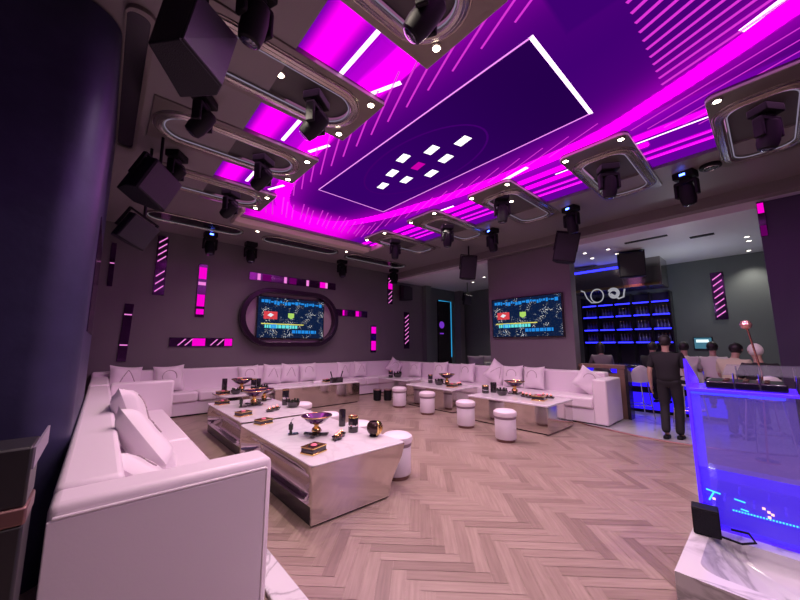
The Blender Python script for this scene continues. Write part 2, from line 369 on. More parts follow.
def led():
    x0, x1, y0, y1, st = 1.05, 6.66, -2.35, 7.64, .042
    nx, ny = int((x1-x0)/st), int((y1-y0)/st); vs = []; fs = []; cols = []
    for j in range(ny+1):
        for i in range(nx+1):
            x, y = x0+(x1-x0)*i/nx, y0+(y1-y0)*j/ny
            d, side = band_dist(x, y)
            c = Vector((.050,.0,.165))                     # deep violet
            inside = RX0 < x < RX1 and RY0 < y < RY1
            if inside: c = Vector((.018,.0,.070)) + Vector((.02,.0,.07))*sm(1.2,4.5,y)
            far = sm(6.1,7.1,y)*sm(1.9,2.3,x)*(1-sm(4.3,5.2,x)); c = c.lerp(Vector((1.15,.0,1.05)), far*.75)
            outer = x > 4.9 or x < 2.05 or y > 6.7
            w = .12 if x > 3.3 else .15
            if y > 4.5: w = .13
            glow = math.exp(-(d/.36)**2)*.75 + math.exp(-(d/.9)**2)*.12
            if inside: glow *= .12
            if not (x < 3.0 and y < 1.0):
                c = c + Vector((.62,.0,.62))*glow*(.5 if not outer else .8)
                core = 1-sm(w*.75, w*1.15, d)
                if x < 3.0 and y < 3.6: core *= .85
                c = c.lerp(Vector((2.9,.0,2.5)), core)
            if x > 4.95 and d > .12:                        # purple bays between the right panels
                c = c*.6 + Vector((.16,.0,.36))*.6
                s = math.sin(x*21.)*.5+.5
                for xc, wd in ((5.42,.085),(5.70,.085),(5.98,.045),(6.18,.035)):
                    if y > .9 or xc > 5.9 or abs(xc-5.42) < .2: c = c.lerp(Vector((2.4,.0,2.1)), 1-sm(wd*.5,wd,abs(x-xc)))
            if x < 2.0 and y > -2:                          # magenta bays between the left panels
                g = sm(1.17,1.34,x)*(1-sm(1.42,1.62,x))
                c = c + Vector((.10,.0,.22))
                c = c.lerp(Vector((1.5,.0,1.25)), g*.9)
                g2 = sm(1.55,1.95,x)*.8
                c = c.lerp(Vector((.55,.0,.62)), g2*.7)
            cols.append((*c, 1)); vs.append((x, y, ZL))
    for j in range(ny):
        for i in range(nx):
            a = j*(nx+1)+i; fs.append((a, a+nx+1, a+nx+2, a+1))
    nf = len(fs); mi = [0]*nf
    def stroke(x0, y0, x1, y1, w, k, z=ZL-.006):
        d = Vector((x1-x0, y1-y0)); n = Vector((-d.y, d.x)).normalized()*w/2; o = len(vs)
        vs.extend([(x0+n.x,y0+n.y,z),(x1+n.x,y1+n.y,z),(x1-n.x,y1-n.y,z),(x0-n.x,y0-n.y,z)]); cols.extend([(1,1,1,1)]*4)
        fs.append((o,o+1,o+2,o+3)); mi.append(k)
    D = Vector((.37,.93))
    stroke(RX0,RY0,RX0,RY1,.021,1); stroke(RX1,RY0,RX1,RY1,.021,1); stroke(RX0,RY1,RX1,RY1,.022,1); stroke(RX0-.012,RY0,RX1+.012,RY0,.046,2)
    k = 0
    for y in [1.27+.363*i for i in range(-1, 15)]:           # left strokes
        if y < 6.3:
            L = 1.15 if y > 2 else .75
            stroke(2.54-D.x*L, y-D.y*L, 2.54, y, .022, 3)
    for i in range(14):                                      # right strokes
        y = 1.85+.37*i-.6
        if 1.2 < y < 6.2: stroke(4.64, y, 4.64+D.x*.85, y+D.y*.85, .018, 3)
    for i in range(20):                                      # far fan
        x = 1.98+.15*i
        stroke(x, 6.15+.25*abs(math.sin(i)), x+D.x*.85, 6.15+D.y*.95+.2*abs(math.sin(i)), .024, 3)
    for i in range(11):                                      # near fins
        x = 3.10+.135*i; stroke(x, .54, x-.37*3.0/1.2, .54-.93*3.0/1.2, .036, 3)
    for i in range(6):                                       # near right strokes
        x = 5.14+.13*i; L = 1.7; y = 1.0-.16*i; stroke(x, y, x-D.x*L, y-D.y*L, .020, 3)
    stroke(4.20,-.10,4.02,-.42,.07,2); stroke(5.10,2.99,4.98,2.41,.075,2)
    stroke(5.56,2.2,5.56,-1.9,.030,2); stroke(5.28,4.2,5.22,5.2,.05,2)
    for y0_, y1_ in ((1.9,2.9),(3.5,4.4),(5.1,6.0),(.2,1.2)): stroke(1.665, y0_, 1.665, y1_, .050, 2)
    for y0_ in (2.48,4.05,5.7): stroke(2.23, y0_, 2.08, y0_+.36, .055, 2)
    for x in (5.98,6.18):
        stroke(x, 6.6, x, -1.9, .020, 3)
    # nine tilted squares , the middle one magenta
    for r in range(3):
        for q in range(3):
            cx, cy = 3.27+.165*r+.17*q, 3.58-.45*q+.46*r
            a = Vector((.105,.21))*.5; b = Vector((.105,-.21))*.62; o = len(vs)
            a = Vector((.045,.11)); b = Vector((.055,-.085))
            pts = [(cx-.09,cy+.02),(cx+.0,cy-.18),(cx+.10,cy-.02),(cx+.01,cy+.18)]
            pts = [(cx-.085,cy-.10),(cx+.045,cy-.13),(cx+.085,cy+.10),(cx-.045,cy+.13)]
            vs.extend([(px,py,ZL-.007) for px,py in pts]); cols.extend([(1,1,1,1)]*4); fs.append((o,o+1,o+2,o+3)); mi.append(5 if (r, q) == (1, 1) else 4)
    # faint circle round them
    for k in range(48):
        a0, a1 = 2*PI*k/48, 2*PI*(k+1)/48
        stroke(3.61+.62*math.cos(a0), 3.58+1.25*math.sin(a0), 3.61+.62*math.cos(a1), 3.58+1.25*math.sin(a1), .03, 6, ZL-.004)
    kf = (ZL-1.58)/(4.5-1.58); vs = [(x*kf, y*kf, z) for x, y, z in vs]
    me = bpy.data.meshes.new('led_ceiling_screen'); me.from_pydata(vs, [], fs)
    at = me.color_attributes.new('picture', 'FLOAT_COLOR', 'POINT')
    for i, c in enumerate(cols): at.data[i].color = c
    m = bpy.data.materials.new('led_picture'); m.use_nodes = True; nt = m.node_tree; nt.nodes.clear()
    a = nt.nodes.new('ShaderNodeVertexColor'); a.layer_name = 'picture'
    e = nt.nodes.new('ShaderNodeEmission'); e.inputs[1].default_value = 1.0; nt.links.new(a.outputs[0], e.inputs[0])
    oo = nt.nodes.new('ShaderNodeOutputMaterial'); nt.links.new(e.outputs[0], oo.inputs[0])
    for mm in (m, emat('led_thin_line',(1.,.30,1.),1.1), emat('led_white_bar',(1.,.62,1.),2.4), emat('led_stroke',(.88,.04,.82),.85), M['white_emit'], emat('led_magenta_square',(.75,.0,.5),.8), emat('led_ring',(.06,.0,.16),.9)): me.materials.append(mm)
    me.polygons.foreach_set('material_index', mi)
    ob = bpy.data.objects.new('led_ceiling_screen', me); C.objects.link(ob)
    tag(ob, 'large purple and magenta glowing screen ceiling above the seating', 'ceiling screen')
led()
bx('ceiling', M['soffit'], None, 1.0, 6.4, -2.3, 7.4, ZL+.02, ZL+.12)['kind'] = 'structure'

# ------------------------------------------------------------------ moving heads
def moving_head(label, loc, rz=0, tilt=.5, s=1., group='moving head stage lights', led_on=False):
    t = thing('moving_head_light', label, 'stage light', loc, (0,0,rz), group)
    MB().box(-.13*s,.13*s,-.10*s,.10*s,-.10*s,0).build('base', M['black'], t, .012)
    y = MB(); y.box(-.07*s,.07*s,-.05*s,.05*s,-.14*s,-.10*s); y.box(-.14*s,.14*s,-.05*s,.05*s,-.19*s,-.135*s)
    for k in (-1,1): y.box(min(k*.105,k*.145)*s,max(k*.105,k*.145)*s,-.05*s,.05*s,-.38*s,-.15*s)
    y.build('yoke', M['black'], t, .012)
    mt = T(0,0,-.33*s,tilt,0,0)
    h = MB().lathe([(.05*s,.15*s),(.085*s,.12*s),(.10*s,.02*s),(.10*s,-.10*s),(.085*s,-.17*s),(.07*s,-.18*s)],20,mt).build('lamp_head', M['black'], t)
    MB().lathe([(.066*s,-.184*s),(.055*s,-.192*s),(.02*s,-.197*s)],20,mt).build('lens', M['lens'], h)
    if led_on: MB().box(-.035*s,.035*s,-.104*s,-.099*s,-.075*s,-.04*s).build('indicator_light', M['blue_led'], t)
    return t

# ------------------------------------------------------------------ ceiling slot panels
def spot(x, y, z, power, col=(1.,.83,.70), ang=2.3):
    l = bpy.data.lights.new('downlight', 'SPOT'); l.energy = power; l.color = col; l.spot_size = ang; l.spot_blend = .8; l.shadow_soft_size = .05
    o = bpy.data.objects.new('spot_beam', l); C.objects.link(o); o.location = (x,y,z); return o
def downlight(parent, x, y, z, r=.03):
    o = MB().lathe([(r*1.7,0),(r*1.7,-.008),(r*1.2,-.012)],16,T(x,y,z)).build('downlight', M['rim'], parent)
    MB().lathe([(r*1.15,-.0125),(r*.8,-.018),(.005,-.02)],16,T(x,y,z)).build('lamp', M['lamp'], o)
def slot_panel(label, x0, x1, y0, y1, sx0, sx1, round_end, lights, bodyx0=None):
    bodyx0 = x0 if bodyx0 is None else bodyx0
    t = thing('ceiling_slot_panel', label, 'ceiling panel', ((x0+x1)/2,(y0+y1)/2,ZS), group='ceiling light panels')
    cx, cy = t.location.x, t.location.y
    sh = lambda P: [(x-cx,y-cy) for x,y in P]
    ym, hw = (y0+y1)/2, .25 if round_end else .29
    f = (lambda d: stadium(sx0-d, sx1+d, ym-hw-d, ym+hw+d, 14)) if round_end else (lambda d: rrect(sx0-d, sx1+d, ym-hw-d, ym+hw+d, .19+d*.6, 7))
    inner = f(0)
    if round_end: outer = to_rect(f(0), bodyx0, x1, y0, y1)
    else:
        o0 = rrect(bodyx0, x1, y0, y1, .10, 7); outer = o0
    MB().ring(sh(outer), sh(inner), 0, .066).build('panel_body', M['panel'], t, .008)
    r = MB()     # raised half-round rim
    for d, z in ((.075,-.018),(.045,-.03)): r.tube([(x-cx,y-cy,z+.02) for x,y in f(d)], .034, 8, True)
    r.build('rim', M['rim'], t)
    MB().tube([(x-cx,y-cy,-.012) for x,y in f(-.006)], .0065, 6, True).build('light_strip', M['slot_led'], t)
    MB().tube([(x-cx,y-cy,.0) for x,y in f(.115)], .012, 6, True).build('outer_bead', M['rim'], t)
    MB().prism(sh(f(-.001)), .045, .064).build('slot_back', M['slot_dark'], t)
    for lx, ly in lights:
        downlight(t, lx-cx, ly-cy, -.001 if not (sx0 < lx < sx1 and abs(ly-ym) < hw) else .044)
        spot(lx, ly, ZS-.05, 58)
    return t
LY = [(1.13,2.02),(2.69,3.58),(4.25,5.18),(5.85,6.75)]
LN = ['nearest above the sofa','second from the front','third from the front','fourth and smallest looking']
for k, (a, b) in enumerate(LY):
    li = [[(2.05,1.79),(1.1,1.5)],[(2.04,2.78),(2.04,3.47),(1.12,3.10)],[(2.04,4.36),(2.04,5.06)],[(2.04,5.99),(2.04,6.62)]][k]
    slot_panel('bronze ceiling panel with round-ended slot on the left side, '+LN[k], .18, 2.17, a, b, .32, 1.93, True, li)
RY = [(-.62,.24),(.98,1.86),(2.66,3.55),(4.33,5.22),(5.98,6.85)]
RN = ['nearest at the right edge','beside the round ceiling fan grille','in front of the second wall screen','third along towards the corner','farthest beside the back wall soffit']
for k, (a, b) in enumerate(RY):
    ym = (a+b)/2
    li = [[(4.90,.14)],[(4.90,1.07),(4.90,1.78)],[(4.90,2.74),(4.90,3.47),(5.66,3.09)],[(4.90,4.41),(4.90,5.12),(5.66,4.76)],[(4.90,6.05),(4.90,6.77)]][k]
    slot_panel('bronze ceiling panel with rounded square slot on the right side, '+RN[k], 4.82, 6.98, a, b, 5.20, 6.75, False, li)
# long slots in the back soffit
for k, (a, b, lab) in enumerate([(.45,2.30,'left of the first wall screen'),(2.85,4.95,'above the first wall screen'),(5.35,7.65,'right towards the room corner')]):
    t = thing('ceiling_slot', 'long dark oval slot in the back soffit '+lab, 'ceiling slot', ((a+b)/2, 8.42, ZS+.02), group='back soffit slots')
    cx = (a+b)/2
    P = lambda d: [(x-cx,y-8.42) for x,y in stadium(a-d,b+d,8.17-d,8.67+d,12)]
    MB().ring(P(.05), P(0), -.035, .0).build('rim', M['rim'], t, .01)
    MB().prism(P(.0), -.012, -.004).build('slot_back', M['plinth'], t)
    MB().tube([(x,y,-.02) for x,y in P(-.01)], .006, 6, True).build('light_strip', emat('dim_strip', (.5,.42,.5), .3), t)
for x, y, lab in ((2.56,8.05,'left'),(5.12,8.1,'right')):
    t = thing('recessed_downlight', 'small round warm downlight in the back soffit, %s one' % lab, 'downlight', (x,y,ZS+.02), group='back soffit downlights')
    MB().lathe([(.05,0),(.05,-.008),(.036,-.012)],16).build('trim_ring', M['rim'], t); MB().lathe([(.034,-.0125),(.005,-.02)],16).build('lamp', M['lamp'], t)
    spot(x, y, ZS-.05, 40)

for (x,y,rz,tl,lab) in [(1.58,1.47,.5,.8,'in the nearest left slot'),(1.55,3.14,.6,.9,'in the second left slot'),(1.55,4.78,.6,.9,'in the third left slot'),(1.50,6.28,.6,.9,'in the fourth left slot'),
                   (5.55,-.22,-.6,.2,'in the nearest right slot'),(5.62,1.43,-.9,.15,'in the right slot beside the fan grille'),(5.32,3.10,-.9,.1,'in the right slot before the second screen'),(5.75,4.78,-.6,.1,'in the third right slot'),(5.55,6.40,-.5,.1,'in the farthest right slot')]:
    moving_head('black moving head stage light hanging '+lab, (x,y,ZS+.044), rz, tl, 1.0)
for (x,y,lab) in [(5.80,3.52,'farther'),(5.86,2.00,'middle'),(5.95,.56,'nearest')]:
    pass
for (x,y,lab) in [(6.70,4.20,'nearest the corner'),(6.75,2.42,'middle of three'),(6.72,.66,'beside the round fan grille')]:
    moving_head('black stage light with blue indicator on right ceiling, '+lab, (x,y,ZS+.02), -PI/2-.25, .25, 1.05, 'blue-lit stage lights on the right ceiling', True)
for (x,y,lab) in [(1.75,8.95,'left of the first wall screen'),(2.75,9.1,'above the left end of the first screen'),(5.6,9.1,'above the right end of the first screen'),(7.7,8.95,'at the back right corner')]:
    moving_head('small dark stage light under the back soffit, '+lab, (x,y,ZS+.02), 0, -.3, 1.1, 'stage lights under the back soffit', lab.startswith('left'))
for (x,y,rz,tl,lab) in [(.60,3.93,.9,.7,'under the largest loudspeaker at the left'),(.64,2.36,.4,.3,'at the top edge right of the largest loudspeaker'),(.56,5.45,.9,.8,'between the square left loudspeaker and the fourth panel')]:
    moving_head('dark stage light on the left ceiling '+lab, (x,y,ZS+.02), rz, tl, .95, 'stage lights on the left ceiling')
t = thing('round_fan_grille', 'small round silver fan grille on the right ceiling', 'ceiling grille', (6.72,.36,ZS+.02))
MB().lathe([(.13,0),(.13,-.04),(.10,-.05)],28).build('housing', M['black'], t)
g = MB()
for k in range(6):
    a = PI*k/3; g.box(.02,.095,-.012,.012,-.058,-.05,T(0,0,0,0,0,a))
g.lathe([(.03,-.05),(.03,-.06)],16); g.tube([(.09*math.cos(2*PI*k/28),.09*math.sin(2*PI*k/28),-.054) for k in range(28)],.008,6,True)
g.build('grille', M['chrome'], t)

# ------------------------------------------------------------------ loudspeakers
def loudspeaker(label, loc, rot, size, rod=0., group='hanging loudspeakers'):
    w, d, h = size
    t = thing('loudspeaker', label, 'loudspeaker', loc, rot, group)
    pts = [(-w/2,-d/2),(w/2,-d/2),(w/2,-d*.1),(w*.28,d/2),(-w*.28,d/2),(-w/2,-d*.1)]
    MB().prism(pts, -h/2, h/2).build('cabinet', M['spk'], t, .012)
    MB().box(-w*.46,w*.46,-d/2-.012,-d/2+.004,-h*.46,h*.46).build('grille', M['grille_dark'], t, .006)
    b = MB(); b.box(-w/2-.02,-w/2+.0,-.03,.03,-.05,h/2+.05); b.box(w/2,w/2+.02,-.03,.03,-.05,h/2+.05); b.box(-w/2-.02,w/2+.02,-.03,.03,h/2+.04,h/2+.06)
    b.build('bracket', M['black'], t)
    if rod:
        iv = Euler(rot).to_matrix().inverted() @ Vector((0,0,rod)); p0 = Vector((0,0,h/2+.05))
        MB().tube([p0, p0+iv], .018, 8).build('hanging_rod', M['black'], t)
    return t
# large near cabinet: underside and lit side as seen from the seats
def big_speaker():
    t = thing('loudspeaker', 'largest black loudspeaker near the left wall, tilted, side lit magenta', 'loudspeaker', (.28,2.45,3.5), group='hanging loudspeakers')
    import_pts = BIG
    lo = [tuple(Vector(p)-Vector((.28,2.45,3.5))) for p in import_pts[0]]; hi = [tuple(Vector(p)-Vector((.28,2.45,3.5))) for p in import_pts[1]]
    n = len(lo); m = MB(); m.add(lo+hi, [tuple(range(n-1,-1,-1)), tuple(range(n,2*n))]+[(i,(i+1)%n,n+(i+1)%n,n+i) for i in range(n) if i != 1])
    m.build('cabinet', M['spk'], t, .012)
    q = [Vector(lo[1]),Vector(lo[2]),Vector(hi[2]),Vector(hi[1])]; nn = (q[1]-q[0]).cross(q[3]-q[0]).normalized()
    c = sum(q, Vector())/4
    if nn.dot(c) < 0: nn = -nn
    q2 = [p.lerp(c,.03)+nn*.006 for p in q]; q3 = [p - nn*.02 for p in q]
    MB().add([tuple(p) for p in q2+q3], [(0,1,2,3),(4,7,6,5)]+[(i,(i+1)%4,4+(i+1)%4,4+i) for i in range(4)]).build('grille', M['grille'], t)
    hz = max(p[2] for p in hi)
    MB().box(-.03,.03,-.03,.03,.3,ZS-3.5,T(0.05,.1,0)).build('bracket', M['black'], t)
BIG = ([(.039,2.415,3.45),(.196,2.23,3.45),(.481,2.484,3.45),(.479,2.616,3.45),(.273,2.827,3.45)],
       [(.097,2.491,3.92),(.27,2.32,3.92),(.566,2.503,3.92),(.56,2.612,3.92),(.351,2.823,3.92)])
big_speaker()
loudspeaker('square black loudspeaker with rod hanging beside the left wall, upper of the pair', (.25,5.1,3.62), (.25,.30,.75), (.46,.40,.46), .5)
loudspeaker('smaller dark loudspeaker hanging below another one near the left wall', (.17,5.55,3.10), (.35,.35,.5), (.36,.34,.36), 1.0)
loudspeaker('black loudspeaker on a rod before the corner opening', (7.4,5.45,3.70), (.12,.10,-.75), (.42,.40,.62), .32)
loudspeaker('black loudspeaker on a rod at the right end of the second screen wall', (7.4,2.82,3.68), (.10,.22,-1.1), (.44,.42,.62), .36)
loudspeaker('angular black loudspeaker hanging inside the bar opening', (10.,2.22,3.62), (.1,.0,-1.3), (.55,.50,.62), .0, 'hanging loudspeakers')
loudspeaker('dark loudspeaker on the back wall right of the soffit slots', (8.6,9.33,3.55), (.0,0,-.1), (.45,.4,.5), .0)
loudspeaker('small black loudspeaker under the ceiling of the corner opening', (10.6,7.9,3.35), (.2,.1,-.5), (.32,.3,.4), .46)

# ------------------------------------------------------------------ sofas
def sofa_run(label, lo, hi, axis, back_side, seat_h, back_h, arms, group='white leather sofas', parts_extra=None):
    t = thing('sofa', label, 'sofa', ((lo[0]+hi[0])/2,(lo[1]+hi[1])/2,0), group=group)
    return t
def local(t, m, name, mt, x0, x1, y0, y1, z0, z1, bev=.03, parent=None):
    ox, oy = t.location.x, t.location.y
    return MB().box(x0-ox,x1-ox,y0-oy,y1-oy,z0,z1).build(name, mt, parent or t, bev, seg=3)
# left sofa
t = thing('sofa', 'long white leather sofa on the left wall with a big near arm', 'sofa', (.35,4.7,0), group='white leather sofas')
local(t, None, 'base', M['leather_side'], -.04, .84, 2.16, 7.44, .02, .30, .02)
local(t, None, 'arm', M['leather'], -.11, .84, 2.10, 2.33, .02, .905, .035)
local(t, None, 'arm', M['leather'], .16, 1.03, 7.22, 7.44, .30, .955, .035)
local(t, None, 'backrest', M['leather'], -.11, .155, 2.33, 7.45, .28, .915, .035)
for a, b in ((2.335,4.78),(4.79,7.215)): local(t, None, 'seat_cushion', M['leather'], .14, .90, a, b, .30, .475, .04)
local(t, None, 'side_panel', M['leather_side'], -.108, .795, 2.085, 2.105, .03, .845, .006)
MB().tube([(-.44,-2.612,.855),(.445,-2.612,.855),(.45,-2.612,.845),(.45,-2.612,.04)], .007, 8).build('piping', M['piping'], t)
local(t, None, 'foot_plinth', M['plinth'], -.02, .76, 2.2, 7.4, 0, .03, .0)
# back sofa
t = thing('sofa', 'white leather sofa along the back wall under the first screen', 'sofa', (4.2,9.2,0), group='white leather sofas')
local(t, None, 'backrest', M['leather'], -.11, 8.30, 9.30, 9.57, .2, 1.02, .04)
local(t, None, 'base', M['leather_side'], .16, 8.02, 8.86, 9.4, .03, .31, .015)
local(t, None, 'backrest', M['leather'], -.11, .155, 7.47, 9.29, .2, .93, .035)
local(t, None, 'seat_cushion', M['leather'], .16, .90, 7.47, 8.81, .31, .50, .04)
local(t, None, 'base', M['leather_side'], .16, .86, 7.47, 8.85, .03, .31, .015)
for k in range(5):
    a = .17+k*1.57; local(t, None, 'seat_cushion', M['leather'], a+.005, a+1.565, 8.82, 9.32, .31, .53, .04)
local(t, None, 'foot_plinth', M['plinth'], .2, 8.0, 8.92, 9.4, 0, .04, 0)
# right sofa
t = thing('sofa', 'white leather sofa below the second screen with a square end arm', 'sofa', (7.85,5.5,0), group='white leather sofas')
local(t, None, 'backrest', M['leather'], 8.06, 8.33, 2.45, 9.29, .2, 1.0, .04)
local(t, None, 'arm', M['leather'], 7.38, 8.33, 2.24, 2.50, .03, .90, .035)
local(t, None, 'base', M['leather_side'], 7.42, 8.1, 2.48, 8.80, .03, .31, .015)
for a, b in ((2.505,4.4),(4.41,6.3),(6.31,8.1)): local(t, None, 'seat_cushion', M['leather'], 7.38, 8.1, a, b, .31, .52, .04)
local(t, None, 'foot_plinth', M['plinth'], 7.45, 8.3, 2.3, 8.8, 0, .04, 0)

# ------------------------------------------------------------------ cushions
def cushion_mesh(w=.46, h=.46, th=.088):
    m = MB(); n = 14
    def P(i, j, s):
        u, v = -1+2*i/n, -1+2*j/n
        pin = 1-.10*(1-u*u)*(abs(v)**3) ; pinv = 1-.10*(1-v*v)*(abs(u)**3)
        t = th*(max(0, (1-u**4)*(1-v**4))**.6)
        t *= 1+.10*math.sin(5*u+2)*math.sin(4*v+1)
        return (u*pinv*w/2, s*t, h/2+v*pin*h/2)
    for s in (-1, 1):
        vs = [P(i,j,s) for j in range(n+1) for i in range(n+1)]
        fs = []
        for j in range(n):
            for i in range(n):
                a = j*(n+1)+i; q = (a,a+1,a+n+2,a+n+1); fs.append(q if s < 0 else q[::-1])
        m.add(vs, fs)
    return m
def motif(w=.46, h=.46, th=.088, kind=0):
    m = MB(); P = []
    for k in range(19):
        if kind == 0: a = -.35+ (PI+.7)*k/18; x, z = .105*math.cos(a), .02+.11*math.sin(a)*(1 if math.sin(a) > 0 else .8)
        else: q = -1+2*k/18; x = .11*q; z = .06-.14*abs(q)+.08*(1-q*q)
        u, v = x/(w/2), z/(h/2); t = th*(max(0,(1-u**4)*(1-v**4))**.6)*(1+.10*math.sin(5*u+2)*math.sin(4*v+1))
        P.append((x, -t-.002, h/2+z))
    m.tube(P, .006, 6)
    return m
def make_cushion(kind):
    t = thing('throw_cushion', 'c', 'cushion', group='white sofa cushions')
    MB_ = cushion_mesh(); MB_.build('cover', M['cushion'], t); motif(kind=kind).build('stitched_motif', M['stitch'], t)
    return t
cushions = [ # x, y, z, tilt, rotz, kind, scale, label
 (.50,2.88,.475,.85,PI/2+.25,0,1.15,'white cushion slumped low against the near arm of the left sofa'),
 (.52,3.50,.475,.56,PI/2+.12,0,1.36,'white cushion leaning on the left backrest behind the slumped one'),
 (.43,4.65,.475,.36,PI/2-.05,1,1.50,'farthest of the three large cushions on the near left sofa'),
 (.42,9.12,.56,.25,.35,1,1.3,'white cushion turned in the far left corner of the sofas'),
 (1.22,9.18,.53,.22,.0,0,1.3,'white cushion with stitched arch behind the left sofa divider arm'),
 (2.95,9.18,.53,.2,.05,0,1.15,'left cushion of the pair under the left of the first screen'),
 (3.52,9.18,.53,.2,-.05,1,1.15,'second cushion of the pair under the left of the first screen'),
 (4.02,9.18,.53,.2,.0,1,1.15,'cushion under the middle of the first screen'),
 (4.62,9.18,.53,.2,-.05,0,1.15,'cushion under the right end of the first screen'),
 (5.80,9.18,.53,.2,.04,1,1.1,'cushion left of centre behind the long table'),
 (6.45,9.18,.53,.2,-.1,1,1.1,'cushion behind the right end of the long table'),
 (7.70,9.10,.53,.2,-.5,0,1.1,'cushion turned in the far right corner of the sofas'),
 (7.86,8.05,.52,.2,-PI/2+.2,0,1.1,'farthest cushion on the right sofa'),
 (7.86,6.95,.52,.22,-PI/2+.1,0,1.2,'cushion of the right sofa beside the corner opening'),
 (7.86,5.95,.52,.22,-PI/2-.1,0,1.2,'cushion of the right sofa left of the second screen wall'),
 (7.84,5.12,.52,.22,-PI/2+.5,1,1.25,'cushion standing on its corner below the left of the second screen'),
 (7.86,4.50,.52,.22,-PI/2+.1,0,1.2,'cushion with stitched loop under the middle of the second screen'),
 (7.86,3.95,.52,.22,-PI/2-.1,0,1.2,'cushion with stitched loop under the right of the second screen'),
 (7.84,2.86,.52,.25,-PI/2+.55,0,1.1,'last cushion beside the right sofa end arm'),
]
near_cushions = []; protos = {0: make_cushion(0), 1: make_cushion(1)}; used = set()
for x, y, z, tl, rz, k, sc, lab in cushions:
    roll = .62 if ('on its corner' in lab or 'last cushion' in lab or 'far right corner' in lab or 'slumped' in lab) else (.12 if k else -.05)
    if roll > .5: z += .09 if 'slumped' not in lab else .03
    rot = (Matrix.Rotation(rz,3,'Z') @ Matrix.Rotation(-tl,3,'X') @ Matrix.Rotation(roll,3,'Y')).to_euler()
    p = protos[k]
    if k not in used: p.location = (x,y,z); p.rotation_euler = rot; p.scale = (sc,)*3; p['label'] = lab; used.add(k); o = p
    else: o = dup(p, (x,y,z), rot, lab, scale=sc)
    if z < .48 or 'slumped' in lab: near_cushions.append(o)
for o in near_cushions[:2]:
        b = MB()
        for q in range(7): b.lathe([(.001,-.012),(.011,0),(.001,.012)], 8, T(.225, -.004, .06+q*.055))
        b.build('dark_bead_trim', M['bead'], o)

# ------------------------------------------------------------------ coffee tables
def cast_table(label, x0, x1, y0, y1, h, slant):       # sculpted mirror-steel sides
    cx, cy = (x0+x1)/2, (y0+y1)/2
    t = thing('coffee_table', label, 'table', (cx,cy,0), group='steel and marble coffee tables')
    a, b = x0-cx, x1-cx
    MB().prism(rrect(a,b,y0-cy,y1-cy,.05), h-.016, h).build('tabletop', M['marble'], t, .006)
    L = [(a+.008,h-.016),(a+.03,h-.10),(a+.10,h-.15),(a+.19,h-.20),(a+.20,h-.26),(a+.12,h-.30),(a+.03,h-.335),(a+.01,h-.355)]
    Rr = [(b-.008,h-.016),(b-.05,h-.14),(b-slant*.55,h-.26),(b-slant*.85,h-.355)]
    m = MB(); mid = L+Rr[::-1]; n = len(mid)
    def sect(y, k):     # near the ends the steel closes flush like a bookend
        return [((a+.015+(x-a-.015)*k if x < 0 else x), y, z) for x, z in mid]
    ys = [(y0-cy+.01,0),(y0-cy+.06,0),(y0-cy+.20,.75),(y0-cy+.36,1),(y1-cy-.36,1),(y1-cy-.20,.75),(y1-cy-.06,0),(y1-cy-.01,0)]
    vs = []; fs = []
    for y, k in ys: vs += sect(y, k)
    for i in range(len(ys)-1):
        for j in range(n): fs.append((i*n+j, i*n+(j+1)%n, (i+1)*n+(j+1)%n, (i+1)*n+j))
    fs += [tuple(range(n)), tuple(range((len(ys)-1)*n, len(ys)*n))]
    m.add(vs, fs); m.build('steel_body', M['steel'], t)
    MB().box(a+.03,b-slant*.9,y0-cy+.03,y1-cy-.03,0,h-.352).build('dark_plinth', M['plinth'], t)
    MB().prism([(a+.015,.02),(b-slant,.02),(b-slant*.85,h-.38),(b-slant*.55,h-.26),(b-.05,h-.14),(b-.008,h-.016),(a+.008,h-.016)],-.012,.012,
               T(0,y0-cy+.015,0,PI/2)).build('end_panel', M['steel'], t)
    return t
def block_table(label, x0, x1, y0, y1, h, rnd=.02):
    cx, cy = (x0+x1)/2, (y0+y1)/2
    t = thing('coffee_table', label, 'table', (cx,cy,0), group='steel and marble coffee tables')
    P = lambda d: rrect(x0-cx+d,x1-cx-d,y0-cy+d,y1-cy-d,max(rnd-d,.01))
    MB().prism(P(0), h-.04, h).build('tabletop', M['marble'], t, .01)
    MB().prism(P(.012), .025, h-.04).build('steel_body', M['steel'], t)
    MB().prism(P(.05), 0, .026).build('dark_plinth', M['plinth'], t)
    return t
cast_table('nearest coffee table, white marble top on sculpted mirror steel', 1.475, 2.60, 2.82, 4.88, .52, .24)
cast_table('coffee table right behind the nearest one, marble top on mirror steel', 1.56, 2.68, 5.10, 7.15, .50, .22)
block_table('round-cornered coffee table at the far left before the back sofa', 1.92, 2.98, 7.62, 8.55, .53, .14)
block_table('long low steel coffee table with its broad side facing the room, back centre', 3.10, 5.52, 7.85, 8.62, .57)
block_table('steel coffee table in the far right corner of the sofas', 6.62, 7.28, 7.15, 8.45, .57)
block_table('middle mirrored coffee table before the right sofa', 6.20, 7.22, 5.10, 6.70, .54)
block_table('mirrored coffee table nearest the right sofa end arm', 5.95, 7.06, 2.75, 4.48, .52)
# marble step by the near sofa arm
o = MB(); o.prism([(.88,-.6),(1.09,-.6),(1.09,2.95),(.92,2.95),(.92,2.1),(.88,2.1)], 0, .03)
tag(o.build('marble_step', M['marble_veined'], None, .006), 'low white veined marble slab on the floor beside the near sofa arm', 'marble slab')

